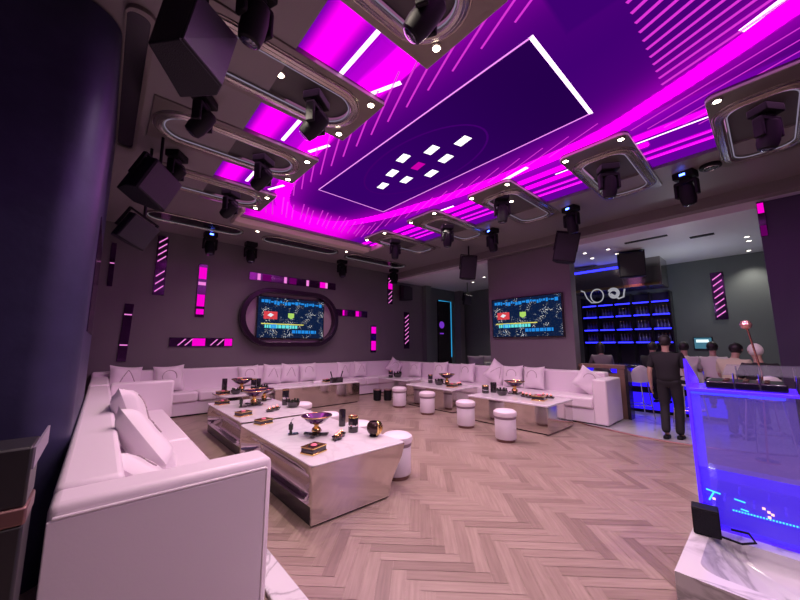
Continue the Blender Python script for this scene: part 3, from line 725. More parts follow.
# ------------------------------------------------------------------ stools
def make_stool():
    t = thing('stool', 's', 'stool', group='round white stools')
    MB().lathe([(.165,.045),(.172,.06),(.172,.39),(.165,.40)],32).build('drum', M['leather_side'], t)
    MB().lathe([(.15,.40),(.183,.405),(.192,.435),(.185,.475),(.15,.50),(.05,.512),(.0,.513)],32).build('seat_cushion', M['leather'], t)
    MB().lathe([(.1725,.365),(.178,.372),(.180,.402),(.176,.415)],32).build('seam_band', mat('seam_mauve',(.26,.19,.24),.5), t)
    MB().lathe([(.150,0),(.150,.046)],32).build('foot_ring', M['bronze'], t)
    return t
st = make_stool(); stools = [
 (5.16,3.12,'round white stool at the near end of the right row'),(5.43,4.14,'second round white stool from the near end of the right row'),
 (5.76,5.49,'third round white stool of the right row, before the middle mirrored table'),(5.85,6.57,'farthest round white stool of the right row'),
 (2.72,3.20,'round white stool half hidden behind the nearest table corner with the ball'),(2.84,4.02,'round white stool behind the black canisters of the nearest table'),
 (2.80,4.86,'round white stool behind the bowl of the nearest table'),(3.02,6.05,'round white stool at the right of the second coffee table')]
for k, (x, y, lab) in enumerate(stools):
    if k == 0: st.location = (x,y,0); st['label'] = lab
    else: dup(st, (x,y,0), None, lab)
for o in [o for o in bpy.data.objects if o.name.startswith('stool')]:
    if o.location.x < 4: o.location.x = 2.81 if o.location.y < 5.5 else 2.92
for x, y, lab in ((6.05,7.75,'left of two dark bins on the floor before the corner table'),(6.28,7.55,'right of two dark bins on the floor before the corner table')):
    t = thing('waste_bin', lab, 'bin', (x,y,0), group='dark floor bins')
    MB().lathe([(.085,0),(.11,.02),(.12,.30),(.105,.30),(.09,.05)],20).build('bin_body', M['black'], t); MB().lathe([(.12,.29),(.126,.30),(.12,.312),(.108,.31)],20).build('rim', M['bronze'], t)

# ------------------------------------------------------------------ tableware
def footed_bowl(label, x, y, z, s=1.):
    t = thing('fruit_bowl', label, 'bowl', (x,y,z), (0,0,random.random()), 'gold footed bowls')
    m = MB()
    for k in range(4):
        m.box(.0,.13*s,-.022*s,.022*s,.008,.024*s,T(0,0,0,0,-.06,PI/2*k+.3))
    m.lathe([(.05*s,.0),(.055*s,.02*s),(.03*s,.03*s)],20); m.build('foot', M['black_gloss'], t)
    MB().lathe([(.03*s,.025*s),(.05*s,.05*s),(.045*s,.075*s),(.022*s,.095*s),(.03*s,.115*s),(.07*s,.13*s)],20).build('stem', M['gold'], t)
    MB().lathe([(.04*s,.125*s),(.10*s,.145*s),(.155*s,.20*s),(.158*s,.205*s),(.148*s,.203*s),(.09*s,.158*s),(.01,.15*s)],32).build('dish', M['purple_glass'], t)
    MB().tube([(.157*s*math.cos(2*PI*k/40),.157*s*math.sin(2*PI*k/40),.205*s) for k in range(40)],.005*s,6,True).build('gilt_rim', M['gold'], t)
def tissue_box(label, x, y, z, rz, s=1.):
    t = thing('tissue_box', label, 'box', (x,y,z), (0,0,rz), 'black and gold lacquer boxes')
    MB().box(-.085*s,.085*s,-.07*s,.07*s,.012*s,.052*s).build('box_body', M['black_gloss'], t, .008)
    g = MB(); g.box(-.09*s,.09*s,-.075*s,.075*s,.0,.014*s); g.build('gilt_foot', M['gold'], t, .004)
    MB().ring(rrect(-.088*s,.088*s,-.073*s,.073*s,.01),rrect(-.066*s,.066*s,-.05*s,.05*s,.02),.050*s,.058*s).build('gilt_frame', M['gold'], t)
    MB().lathe([(.02*s,.052*s),(.030*s,.060*s),(.02*s,.069*s),(.0,.072*s)],14).build('flower_knob', M['red'], t)
def candle_tray(label, x, y, z, rz, s=1.):
    t = thing('candle_tray', label, 'tray', (x,y,z), (0,0,rz), 'dark scalloped candle trays')
    P = []
    for k in range(40):
        a = 2*PI*k/40; P.append(((.13+.012*math.cos(6*a))*s*math.cos(a), (.045+.012*math.cos(6*a))*s*math.sin(a)))
    MB().prism([(x*.8,y*.8) for x, y in P], 0, .03*s, top=P).build('tray_body', M['black_gloss'], t, .003)
    for q in (-.07,0,.07):
        c = MB().lathe([(.018*s,.03*s),(.022*s,.045*s),(.015*s,.05*s)],12,T(q*s,0,0)).build('cup', M['gold'], t)
        MB().lathe([(.012*s,.05*s),(.010*s,.062*s),(.0,.07*s)],10,T(q*s,0,0)).build('candle_glow', M['ember'], c)
def canister(label, x, y, z, r, h, band=True):
    t = thing('canister', label, 'canister', (x,y,z), group='black canisters on the tables')
    MB().lathe([(r*.96,0),(r,.006),(r,h-.006),(r*.93,h),(r*.86,h),(r*.84,h*.75)],24).build('canister_body', M['black_gloss'], t)
    if band:
        MB().lathe([(r*1.02,h*.40),(r*1.04,h*.46),(r*1.02,h*.52)],24).build('metal_band', M['chrome'], t)
        MB().lathe([(r*.97,h-.01),(r*1.03,h),(r*.97,h+.01),(r*.85,h+.006)],24).build('gilt_rim', M['gold'], t)
def lighter_set(label, x, y, z, rz, s=1.):
    t = thing('dropper_bottle', label, 'bottle', (x,y,z), (0,0,rz), 'small dark bottles on trays')
    MB().prism(rrect(-.06*s,.06*s,-.035*s,.035*s,.015),0,.014*s).build('stand', M['black_gloss'], t, .003)
    MB().lathe([(.018*s,.014*s),(.014*s,.05*s),(.026*s,.06*s),(.028*s,.12*s),(.012*s,.13*s),(.010*s,.145*s)],16,T(-.03*s,0,0)).build('bottle_body', M['green_dark'], t)
    MB().tube([(-.03*s,0,.14*s),(-.02*s,0,.17*s),(.0,0,.185*s)],.004*s,6).build('nozzle', M['chrome'], t)
def ball_box(label, x, y, z):
    t = thing('ball_vase', label, 'vase', (x,y,z), (0,0,.6))
    R = .088; m = MB(); n = 28; prof = [(max(.02,R*math.sin(a)), R*1.0-R*math.cos(a)*.98) for a in [.25+(2.55-.25)*k/14 for k in range(15)]]
    prof += [(r*.92, zz-.004) for r, zz in prof[::-1][:6]]
    m.lathe(prof, n, T(0,0,.012)); m.build('globe', mat('dark_globe',(.05,.028,.026),.15,metal=.5), t)
    b = MB()
    for k in (-2.2,-1.7,-1.2,-.5): b.tube([(R*1.01*math.sin(a)*math.cos(k), R*1.01*math.sin(a)*math.sin(k), .012+R-R*math.cos(a)) for a in [.6+1.8*q/10 for q in range(11)]], .014, 6)
    b.build('gold_band', M['gold'], t); MB().lathe([(.05,0),(.055,.012),(.04,.024)],20).build('foot', M['black_gloss'], t)
def dice_cup(label, x, y, z, s=1.):
    t = thing('dice_cup', label, 'cup', (x,y,z), group='dark cups on the tables')
    MB().lathe([(.06*s,0),(.085*s,.03*s),(.095*s,.08*s),(.085*s,.085*s),(.06*s,.04*s)],20).build('cup_body', M['black_gloss'], t)
    b = MB()
    for k in range(5):
        a = 2*PI*k/5; b.box(-.012*s,.012*s,-.012*s,.012*s,.05*s,.12*s,T(.045*s*math.cos(a),.045*s*math.sin(a),0,.25*math.sin(a),.2,a))
    b.build('contents', M['green_dark'], t)
z1 = .52
footed_bowl('gold-stemmed bowl with purple glass dish on the nearest table', 1.98,3.70,z1,1.12)
tissue_box('black and gold box at the near edge of the nearest table', 1.67,3.16,z1,.35,1.15)
tissue_box('black and gold box at the far left edge of the nearest table', 1.73,4.72,z1,.3,1.1)
lighter_set('small dark bottle on a stand left of the purple bowl, nearest table', 1.80,3.93,z1,-.3,1.)
candle_tray('scalloped dark tray with three red candles on the nearest table', 2.13,3.44,z1,.75,1.25)
canister('plain slim black canister on the nearest table', 2.46,3.90,z1,.045,.21,False)
canister('banded black canister with gilt rim on the nearest table', 2.40,3.55,z1,.062,.18)
ball_box('round bronze and gold ball vase on the nearest table corner', 2.47,3.22,z1)
z1 = .50
tissue_box('black and gold box at the near edge of the second table', 1.72,5.55,z1,.3,1.15)
tissue_box('black and gold box at the far left edge of the second table', 1.74,6.85,z1,.3,1.15)
footed_bowl('gold-stemmed bowl on the second coffee table', 2.14,6.35,z1,1.3)
footed_bowl('lower gold dish behind the bowl of the second table', 2.46,6.75,z1,1.1)
lighter_set('small dark bottle on a stand at the left of the second table', 1.93,6.28,z1,-.3,1.05)
candle_tray('scalloped dark candle tray on the second table', 2.21,5.62,z1,.5,1.3)
canister('tall black canister on the second table', 2.58,6.02,z1,.06,.27)
dice_cup('black cup of dark pieces at the right edge of the second table', 2.60,5.72,z1,1.2)
z3 = .53
canister('tall slim black canister on the round-cornered far left table', 2.13,8.30,z3,.055,.30,False)
tissue_box('black and gold box on the round-cornered far left table', 2.02,7.95,z3,.2,1.3)
dice_cup('dark cup on the front of the round-cornered far left table', 2.25,7.85,z3,1.1)
footed_bowl('gold bowl in the middle of the round-cornered far left table', 2.45,8.15,z3,1.4)
canister('black canister with band on the round-cornered table, right', 2.68,8.05,z3,.06,.27)
canister('plain black canister at the right rear of the round-cornered table', 2.84,8.22,z3,.06,.26,False)
dice_cup('dark cup at the right corner of the round-cornered far left table', 2.85,7.92,z3,1.3)
z4 = .57
tissue_box('dark box on the long steel table', 4.75,8.35,z4,.1,1.2)
t = thing('utensil_caddy', 'black caddy with two upright sticks on the long steel table', 'caddy', (4.85,8.02,z4))
MB().ring(rrect(-.17,.17,-.06,.06,.01),rrect(-.155,.155,-.048,.048,.008),0,.13).build('caddy_body', M['black_gloss'], t); MB().box(-.16,.16,-.05,.05,0,.012).build('caddy_floor', M['black'], t)
for k in (-1,1): MB().tube([(k*.10,0,.012),(k*.19,0,.30)],[.010,.018],8).build('stick', M['black'], t)
tag(MB().box(-.11,.11,-.07,.07,0,.06).build('white_tray', M['piping'], None, .01), 'small white tray left of the dark box on the long steel table', 'tray').location = (4.35,8.2,z4)
canister('black canister on the far right corner table', 6.85,8.1,z4,.07,.20); dice_cup('black cup on the far right corner table', 7.05,8.0,z4,1.5)
z6 = .54
canister('black canister pair member at the left of the middle mirrored table', 6.85,6.40,z6,.065,.22); dice_cup('black cup on the middle mirrored table', 6.70,5.95,z6,1.3)
footed_bowl('gold-stemmed bowl on the middle mirrored table', 6.90,5.85,z6,1.35); tissue_box('dark box on the front of the middle mirrored table', 6.62,5.45,z6,.2,1.4)
candle_tray('candle tray beside the bowl of the middle mirrored table', 7.02,5.55,z6,.2,1.2)
z7 = .52
canister('left black canister at the far end of the right end table', 6.45,4.36,z7,.075,.16); canister('taller black canister at the far end of the right end table', 6.68,4.30,z7,.07,.22,False)
dice_cup('black cup left of the bowl on the right end table', 6.45,3.95,z7,1.3)
footed_bowl('gold-stemmed bowl on the right end table near the sofa arm', 6.80,3.85,z7,1.35)
candle_tray('dark tray in the middle of the right end table', 6.55,3.45,z7,1.2,1.5)
tissue_box('black and gold box at the near end of the right end table', 6.42,3.12,z7,.2,1.6); candle_tray('dark tray at the right side of the right end table', 6.82,3.15,z7,1.3,1.3)

# ------------------------------------------------------------------ televisions
def screen_parts(t, w, h):
    MB().box(-w/2-.03,w/2+.03,.0,.06,-h/2-.03,h/2+.03).build('bezel', M['black_gloss'], t, .006)
    s = MB().box(-w/2,w/2,-.004,.001,-h/2,h/2).build('picture', M['tv'], t)
    def q(name, mt, x0, x1, z0, z1): MB().box(x0*w/2,x1*w/2,-.008,-.003,z0*h/2,z1*h/2).build(name, mt, s)
    q('red_badge', M['tv_red'], -.84,-.46,-.08,.30); MB().prism([(-.64*w/2,.02*h/2),(-.56*w/2,.14*h/2),(-.66*w/2,.22*h/2),(-.74*w/2,.10*h/2)],-.012,-.009,Matrix(((1,0,0,0),(0,0,1,0),(0,1,0,0),(0,0,0,1)))).build('badge_mark', M['tv_white'], s)
    MB().prism([(-.14*w/2,.26*h/2),(.04*w/2,.26*h/2),(.04*w/2,.05*h/2),(-.05*w/2,-.04*h/2),(-.14*w/2,.05*h/2)],-.008,-.003,Matrix(((1,0,0,0),(0,0,1,0),(0,1,0,0),(0,0,0,1)))).build('green_shield', M['tv_green'], s)
    b = MB(); rr = random.Random(5)
    x = -.92
    while x < .9: ww = rr.uniform(.03,.10); b.box(x*w/2,(x+ww)*w/2,-.008,-.003,(.70+rr.uniform(-.06,.06))*h/2,(.86+rr.uniform(-.05,.03))*h/2); x += ww+.02
    b.build('top_caption', M['tv_blue'], s)
    b = MB(); x = -.80
    while x < .10: ww = rr.uniform(.04,.10); b.box(x*w/2,(x+ww)*w/2,-.008,-.003,-.52*h/2,-.36*h/2); x += ww+.02
    b.build('lyric_line', M['tv_cyan'], s); q('underline', M['tv_yellow'], -.9,.35,-.34,-.29)
    b = MB(); x = 0.0
    while x < .78: ww = rr.uniform(.04,.11); b.box(x*w/2,(x+ww)*w/2,-.008,-.003,-.76*h/2,-.60*h/2); x += ww+.02
    b.build('lyric_line', M['tv_blue'], s); q('caption_block', M['tv_blue'], -.66,-.46,-.54,-.32)
t = thing('wall_screen', 'lit television inside a dark capsule frame on the back wall', 'television', (4.16,YB-.14,2.36))
screen_parts(t, 2.02, 1.15)
P = stadium(-1.50,1.50,-.83,.83,18); Q = stadium(-1.36,1.36,-.70,.70,18)
V = MB(); V.ring(P, Q, -.14, .10)
rot = Matrix(((1,0,0,0),(0,0,1,0),(0,1,0,0),(0,0,0,1)))
V.v = [tuple(rot @ Vector(p)) for p in V.v]; V.build('capsule_frame', mat('capsule_frame',(.05,.025,.055),.2,metal=.6), t, .015)
V = MB(); V.prism(stadium(-1.37,1.37,-.71,.71,18), .09, .12); V.v = [tuple(rot @ Vector(p)) for p in V.v]; V.build('back_panel', mat('capsule_back',(.38,.30,.34),.5), t)
t = thing('wall_screen', 'lit television on the mauve wall above the right sofa', 'television', (XR-.075,4.30,2.32), (0,0,-PI/2))
screen_parts(t, 1.92, 1.03)

# ------------------------------------------------------------------ mirror strips, reflections painted as glowing tiles
def strip(label, c, w, h, tilt, tiles, vertical, loc_rot=0., name='mosaic_mirror_strip'):
    t = thing(name, label, 'wall light', c, (0,0,loc_rot), 'magenta mosaic strips')
    mt = Matrix.Rotation(tilt, 4, 'Y')
    MB().box(-w/2,w/2,-.012,.018,-h/2,h/2,mt).build('mirror_strip', M['mirror'], t, .004)
    Ln = h if vertical else w; W = w if vertical else h
    for a, b, kind in tiles:
        m = MB(); A, B = -Ln/2+a*Ln, -Ln/2+b*Ln
        if kind == 'd':
            k = max(2, int((B-A)/.15))
            for i in range(k):
                c0 = A+(B-A)*(i+.3)/k
                p = [(-W*.36,c0-.05),(W*.36,c0+.10),(W*.36,c0+.135),(-W*.36,c0-.015)]
                vs = [(x,y,z) for y in (-.018,-.011) for x, z in p] if vertical else [(z,y,x) for y in (-.018,-.011) for x, z in p]
                m.add(vs, [(0,1,2,3),(7,6,5,4),(0,4,5,1),(1,5,6,2),(2,6,7,3),(3,7,4,0)], mt)
            m.build('painted_reflection_diagonal', M['mag_line'], t)
        else:
            if vertical: m.box(-W*.42,W*.42,-.018,-.011,A,B,mt)
            else: m.box(A,B,-.018,-.011,-W*.42,W*.42,mt)
            m.build('painted_reflection', M['mag'] if kind == 'm' else M['mag_line'] if kind == 'l' else M['mag_dim'], t)
Y = YB-.018
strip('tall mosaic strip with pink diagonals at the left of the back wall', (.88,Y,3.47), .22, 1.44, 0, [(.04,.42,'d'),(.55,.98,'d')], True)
strip('mosaic strip with four bright painted magenta reflections left of the first screen', (1.765,Y,2.96), .20, 1.36, 0, [(.05,.15,'m'),(.20,.42,'m'),(.60,.66,'l'),(.72,.94,'m')], True)
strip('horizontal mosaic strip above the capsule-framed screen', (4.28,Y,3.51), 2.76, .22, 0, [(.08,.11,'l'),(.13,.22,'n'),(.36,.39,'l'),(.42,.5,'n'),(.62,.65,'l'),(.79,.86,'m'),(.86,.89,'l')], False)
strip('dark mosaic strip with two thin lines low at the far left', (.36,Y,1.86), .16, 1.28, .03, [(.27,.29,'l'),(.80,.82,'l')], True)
strip('horizontal mosaic strip with two painted magenta reflections below left of the first screen', (1.88,Y,1.65), 1.40, .22, 0, [(.12,.33,'d'),(.34,.54,'m'),(.62,.84,'d'),(.86,.99,'m')], False)
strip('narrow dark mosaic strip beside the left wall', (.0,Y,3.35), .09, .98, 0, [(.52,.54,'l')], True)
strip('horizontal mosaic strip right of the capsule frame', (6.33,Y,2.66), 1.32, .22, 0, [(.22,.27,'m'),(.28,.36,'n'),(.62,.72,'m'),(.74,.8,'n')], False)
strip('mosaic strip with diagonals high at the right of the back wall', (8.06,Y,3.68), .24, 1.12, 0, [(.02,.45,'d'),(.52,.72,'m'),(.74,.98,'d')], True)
strip('short mosaic strip with two bright painted reflections right of the first screen', (7.28,Y,1.80), .24, .96, 0, [(.08,.42,'m'),(.70,.95,'m')], True)
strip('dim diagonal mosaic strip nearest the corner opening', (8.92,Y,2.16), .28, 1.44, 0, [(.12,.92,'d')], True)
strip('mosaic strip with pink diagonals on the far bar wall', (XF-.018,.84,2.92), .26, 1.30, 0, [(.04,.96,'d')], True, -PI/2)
strip('mirror strip with painted magenta reflections on the end of the dark right wall', (XR-.012,-.10,3.75), .09, .62, 0, [(.0,.3,'n'),(.66,.95,'m')], True, -PI/2)

# ------------------------------------------------------------------ corner opening
t = thing('neon_sign_panel', 'dark doorway panel edged in cyan neon with a violet sign', 'lit panel', (11.2,YB-.03,2.05))
MB().box(-.44,.44,-.02,.04,-2.0,1.5).build('dark_panel', M['black_gloss'], t)
MB().tube([(-.40,-.03,1.46),(.42,-.03,1.46),(.42,-.03,-1.0)],.018,8).build('neon_tube', M['cyan'], t)
MB().lathe([(.0,0),(.15,0),(.15,.02),(.0,.02)],20,T(-.22,-.02,.40,PI/2)).build('violet_sign', M['violet_sign'], t); MB().box(-.34,-.10,-.035,-.02,.0,.05).build('sign_line', M['violet_sign'], t)
struct(bx('trim_6', M['wall_grey'], None, 9.85, 10.15, YB-.22, YB+.02, 0, 4.04)); struct(bx('trim_7', M['wall'], None, 12.0, 12.3, YB-.3, YB+.02, 0, 4.04))
t = thing('booth_seat', 'grey and cream booth seat beyond the corner opening', 'seat', (10.4,7.6,0))
MB().box(-.4,1.5,-.9,-.55,.0,.98).build('backrest', mat('booth_cream',(.55,.55,.48),.5), t, .03); MB().box(-.4,1.5,-.55,.2,.0,.5).build('seat', M['cloth_grey'], t, .03)
for x, lab in ((9.75,'left grey cushion in the booth beyond the corner opening'),(10.45,'right grey cushion in the booth beyond the corner opening')):
    c = cushion_mesh(.62,.42,.10).build('grey_cushion', mat('mauve_grey',(.28,.24,.27),.7), None); c.location = (x,6.9,.80); c.rotation_euler = (-.2,0,-.6)
    tag(c, lab, 'cushion', 'grey booth cushions')
def small_downlight(x, y, z, lab, power=60, grp='small ceiling downlights'):
    t = thing('recessed_downlight', lab, 'downlight', (x,y,z), group=grp)
    MB().lathe([(.06,0),(.06,-.008),(.045,-.012)],16).build('trim_ring', M['chrome'], t); MB().lathe([(.042,-.0125),(.005,-.022)],16).build('lamp', M['lamp_small'], t)
    if power: spot(x, y, z-.04, power, (1.,.9,.8), 1.8)
small_downlight(10.67,7.62,4.04,'small downlight in the corner opening ceiling, left one')
small_downlight(10.15,6.75,4.04,'small downlight in the corner opening ceiling, right one')

# ------------------------------------------------------------------ bar
small_downlight(10.5,.14,3.98,'upper small downlight of a close pair in the bar ceiling', 90)
small_downlight(10.95,.12,3.98,'lower small downlight of a close pair in the bar ceiling', 0)
small_downlight(12.1,.16,3.98,'farthest small downlight in the bar ceiling', 80)
for x, y, lab in ((9.25,3.05,'small downlight in the bar ceiling at the left edge of the opening'),(9.95,3.1,'second small downlight behind the left bar opening edge'),(9.3,2.52,'small bar downlight next to the angular loudspeaker'),(9.95,2.5,'small bar downlight behind the angular loudspeaker')): small_downlight(x, y, 3.98, lab, 45)
for k, (x0,x1,y0,y1) in enumerate(((9.0,9.12,1.3,2.1),(9.6,9.75,.6,1.0),(11.2,11.35,2.0,2.6))):
    t = thing('ceiling_air_vent', ['long slim air vent in the bar ceiling','short dark air vent at the right of the bar ceiling','dark air vent behind the angular loudspeaker'][k], 'air vent', ((x0+x1)/2,(y0+y1)/2,3.98), group='bar ceiling vents')
    MB().box(x0-(x0+x1)/2,x1-(x0+x1)/2,y0-(y0+y1)/2,y1-(y0+y1)/2,-.012,0).build('vent_frame', M['black'], t)
t = thing('bar_canopy', 'bronze mirrored canopy box hanging over the bar shelves', 'canopy', (11.3,2.95,3.3))
MB().box(-.25,.6,-1.15,1.2,-.1,.68).build('canopy_box', M['canopy'], t, .01); MB().box(-.28,-.25,-.6,1.1,.50,.56).build('blue_strip', M['blue_strip'], t)
MB().box(-.27,-.25,-1.1,1.15,-.09,-.02).build('gilt_edge', M['gold'], t)
t = thing('bar_shelf', 'tall bar back shelf with rows of blue light strips', 'shelf', (XF-.2,3.03,0))
MB().box(.14,.19,-1.2,1.22,.3,3.15).build('back_board', mat('bar_board',(.03,.02,.05),.35), t)
for k in range(6): MB().box(-.2,.14,-1.2+k*.475,-1.17+k*.475,.3,3.15).build('upright', M['plinth'], t)
for r_, z in enumerate((2.86,2.48,2.06,1.66)):
    MB().box(-.2,.14,-1.17,1.20,z-.045,z-.02).build('shelf_board', M['plinth'], t)
    for k in range(5): MB().box(-.205,-.175,-1.15+k*.475,-.75+k*.475,z-.019,z+.016).build('blue_light_strip', M['blue_strip'], t)
rr = random.Random(3); bl = None
def bar_bottle():
    t = thing('bar_bottle', 'b', 'bottle', group='bottles on the blue-lit bar shelves')
    MB().lathe([(.035,0),(.038,.01),(.038,.16),(.014,.21),(.013,.27)],12).build('glass', mat('shelf_glass',(.12,.10,.22),.1), t); MB().lathe([(.015,.262),(.015,.29),(.0,.292)],10).build('cap', M['gold'], t)
    return t
for z, rn in ((2.48,'second'),(2.06,'third'),(1.66,'lowest')):
    for k in range(5):
        for q in range(4):
            y = 3.03-1.07+k*.475+q*.085
            if bl is None: bl = bar_bottle(); o = bl; o.location = (XF-.22,y,z-.019)
            else: o = dup(bl, (XF-.22,y,z-.019))
            o['label'] = 'dim glass bottle in the %s bay from the right of the %s blue shelf row' % (['first','second','third','fourth','fifth'][k], rn)
            o['group'] = 'bottles in bay %s of the %s row' % (['one','two','three','four','five'][k], rn)
# curled white tubes
t = thing('curled_tube_light', 'large white curled tube light at the left of the bar shelf top', 'tube light', (11.0,3.4,3.05), group='curled white tube lights')
P = [(0,.42,.20),(0,.33,.16),(0,.26,-.05),(0,.14,-.2)]+[(0,-.02+.17*math.cos(a),.0+.2*math.sin(a)) for a in [-1.6+6.6*k/30 for k in range(31)]]
MB().tube(P,.016,8).build('tube', M['white_tube'], t); MB().tube([(0,.42,.20),(0,.44,.25)],.006,6).build('hanger', M['chrome'], t)
t = thing('curled_tube_light', 'smaller double-curled tube light right of the large one', 'tube light', (11.0,2.92,3.05), group='curled white tube lights')
P = [(.0,.02+(.15-.002*k)*math.cos(a),.02+(.16-.0025*k)*math.sin(a)) for k, a in enumerate([.5+12*k/40 for k in range(41)])]+[(0,-.1,-.14),(0,-.22,-.1),(0,-.26,.12)]
MB().tube(P,.024,8).build('tube', M['white_tube'], t); MB().tube([(0,-.26,.12),(0,-.2,.9)],.005,6).build('hanger', M['chrome'], t)
t = thing('bar_counter', 'bar counter with bright blue glowing front panels', 'bar counter', (9.9,2.4,0))
MB().box(-.32,.35,-1.9,1.15,1.04,1.10).build('counter_top', M['plinth'], t, .01); MB().box(-.18,.30,-1.85,1.1,.0,1.04).build('counter_body', M['black'], t)
for a, b in ((-1.8,-.85),(-.8,.15),(.2,1.08)):
    MB().box(-.20,-.18,a,b,.60,1.02).build('blue_panel', M['blue_panel'], t); MB().box(-.20,-.18,a,b,.08,.46).build('blue_panel', M['blue_panel'], t)
def bar_stool(label, x, y, rz):
    t = thing('bar_stool', label, 'bar stool', (x,y,0), (0,0,rz), 'white shell bar stools')
    m = MB(); n = 14; vs = []; fs = []
    for j in range(9):
        v = j/8
        for i in range(n+1):
            u = -1+2*i/n
            if v < .5: p = (u*.21, -.19+.36*v*2, .78+.03*u*u+.02*(1-v*2)*0)
            else: w = (v-.5)*2; p = (u*.21*(1-.25*w*w), .17+.10*w+.02*w-.05*u*u, .78+.36*w-.13*w*u*u+.03*u*u)
            vs.append(p)
    for j in range(8):
        for i in range(n): a = j*(n+1)+i; fs.append((a,a+1,a+n+2,a+n+1))
    m.add(vs, fs); o = m.build('shell_seat', M['white_shell'], t); sd = o.modifiers.new('thick','SOLIDIFY'); sd.thickness = .022
    for sx in (-1,1):
        for sy in (-1,1): MB().tube([(sx*.15,sy*.14,.77),(sx*.21,sy*.21,0)],.012,8).build('leg', M['chrome'], t)
    MB().tube([(.19,.19,.28),(-.19,.19,.28),(-.19,-.19,.28),(.19,-.19,.28)],.009,6,True).build('foot_rail', M['chrome'], t)
    return t
bar_stool('white shell bar stool with chrome legs left of the walking man', 9.0,2.12,2.2)
bar_stool('white shell bar stool behind the walking man to his right', 9.0,1.24,-1.9)
bar_stool('white shell bar stool at the left end of the bar', 9.0,2.75,1.7)
bar_stool('white shell bar stool under the person with the white cap', 7.5,.17,1.9)
t = thing('wood_partition', 'dark wood partition with a slot behind the right sofa arm', 'partition', (8.62,2.70,0))
MB().box(-.13,.13,-.50,.48,0,.95).build('panel', M['wood'], t, .006); MB().box(-.15,.15,-.52,.50,1.06,1.14).build('top_rail', M['wood'], t, .006)
for a, b in ((-.50,-.36),(.34,.48)): MB().box(-.13,.13,a,b,.95,1.06).build('slot_post', M['wood'], t)
MB().box(-.14,.14,-.56,-.50,0,1.14).build('end_post', M['plinth'], t, .004)
t = thing('monitor', 'small bright monitor on the far bar wall', 'monitor', (XF-.05,1.28,1.63), (0,0,-PI/2))
MB().box(-.20,.20,-.01,.05,-.17,.17).build('bezel', M['black_gloss'], t); MB().box(-.18,.18,-.016,-.009,-.15,.15).build('picture', mat('monitor_picture',(.02,.05,.08),.2,emit=(.05,.16,.22),strength=1), t); MB().box(-.14,.12,-.02,-.015,.02,.10).build('bright_bar', M['screen_white'], t)
# slim lamp and domed lamp at the bar end
t = thing('stand_lamp', 'slim copper stand lamp with a round head at the bar end', 'lamp', (6.9,.20,0))
MB().lathe([(.12,0),(.12,.02),(.02,.03)],20).build('base', M['copper'], t); MB().tube([(0,0,.02),(.02,-.06,1.2),(.0,.02,1.82)],.012,8).build('stem', M['copper'], t)
MB().lathe([(.0,-.07),(.05,-.05),(.07,0),(.05,.05),(.0,.07)],16,T(0,.03,1.87)).build('lamp_head', mat('rose_globe',(.8,.45,.4),.2,metal=.7), t)

# ------------------------------------------------------------------ people
def skin_mesh(name, nodes, edges, m, parent, sub=2, root=0):
    me = bpy.data.meshes.new(name+'_cage'); me.from_pydata([n[:3] for n in nodes], edges, [])
    o = bpy.data.objects.new(name+'_cage', me); C.objects.link(o)
    s = o.modifiers.new('skin','SKIN'); s.use_smooth_shade = True
    for i, n in enumerate(nodes):
        d = me.skin_vertices[0].data[i]; d.radius = (n[3], n[4] if len(n) > 4 else n[3]); d.use_root = (i == root)
    sb = o.modifiers.new('sub','SUBSURF'); sb.levels = sb.render_levels = sub
    bpy.context.view_layer.update()
    dg = bpy.context.evaluated_depsgraph_get(); me2 = bpy.data.meshes.new_from_object(o.evaluated_get(dg))
    bpy.data.objects.remove(o); bpy.data.meshes.remove(me); me2.name = name
    me2.materials.clear(); me2.materials.append(m)
    me2.polygons.foreach_set('use_smooth', [True]*len(me2.polygons))
    ob = bpy.data.objects.new(name, me2); C.objects.link(ob); ob.parent = parent
    return ob
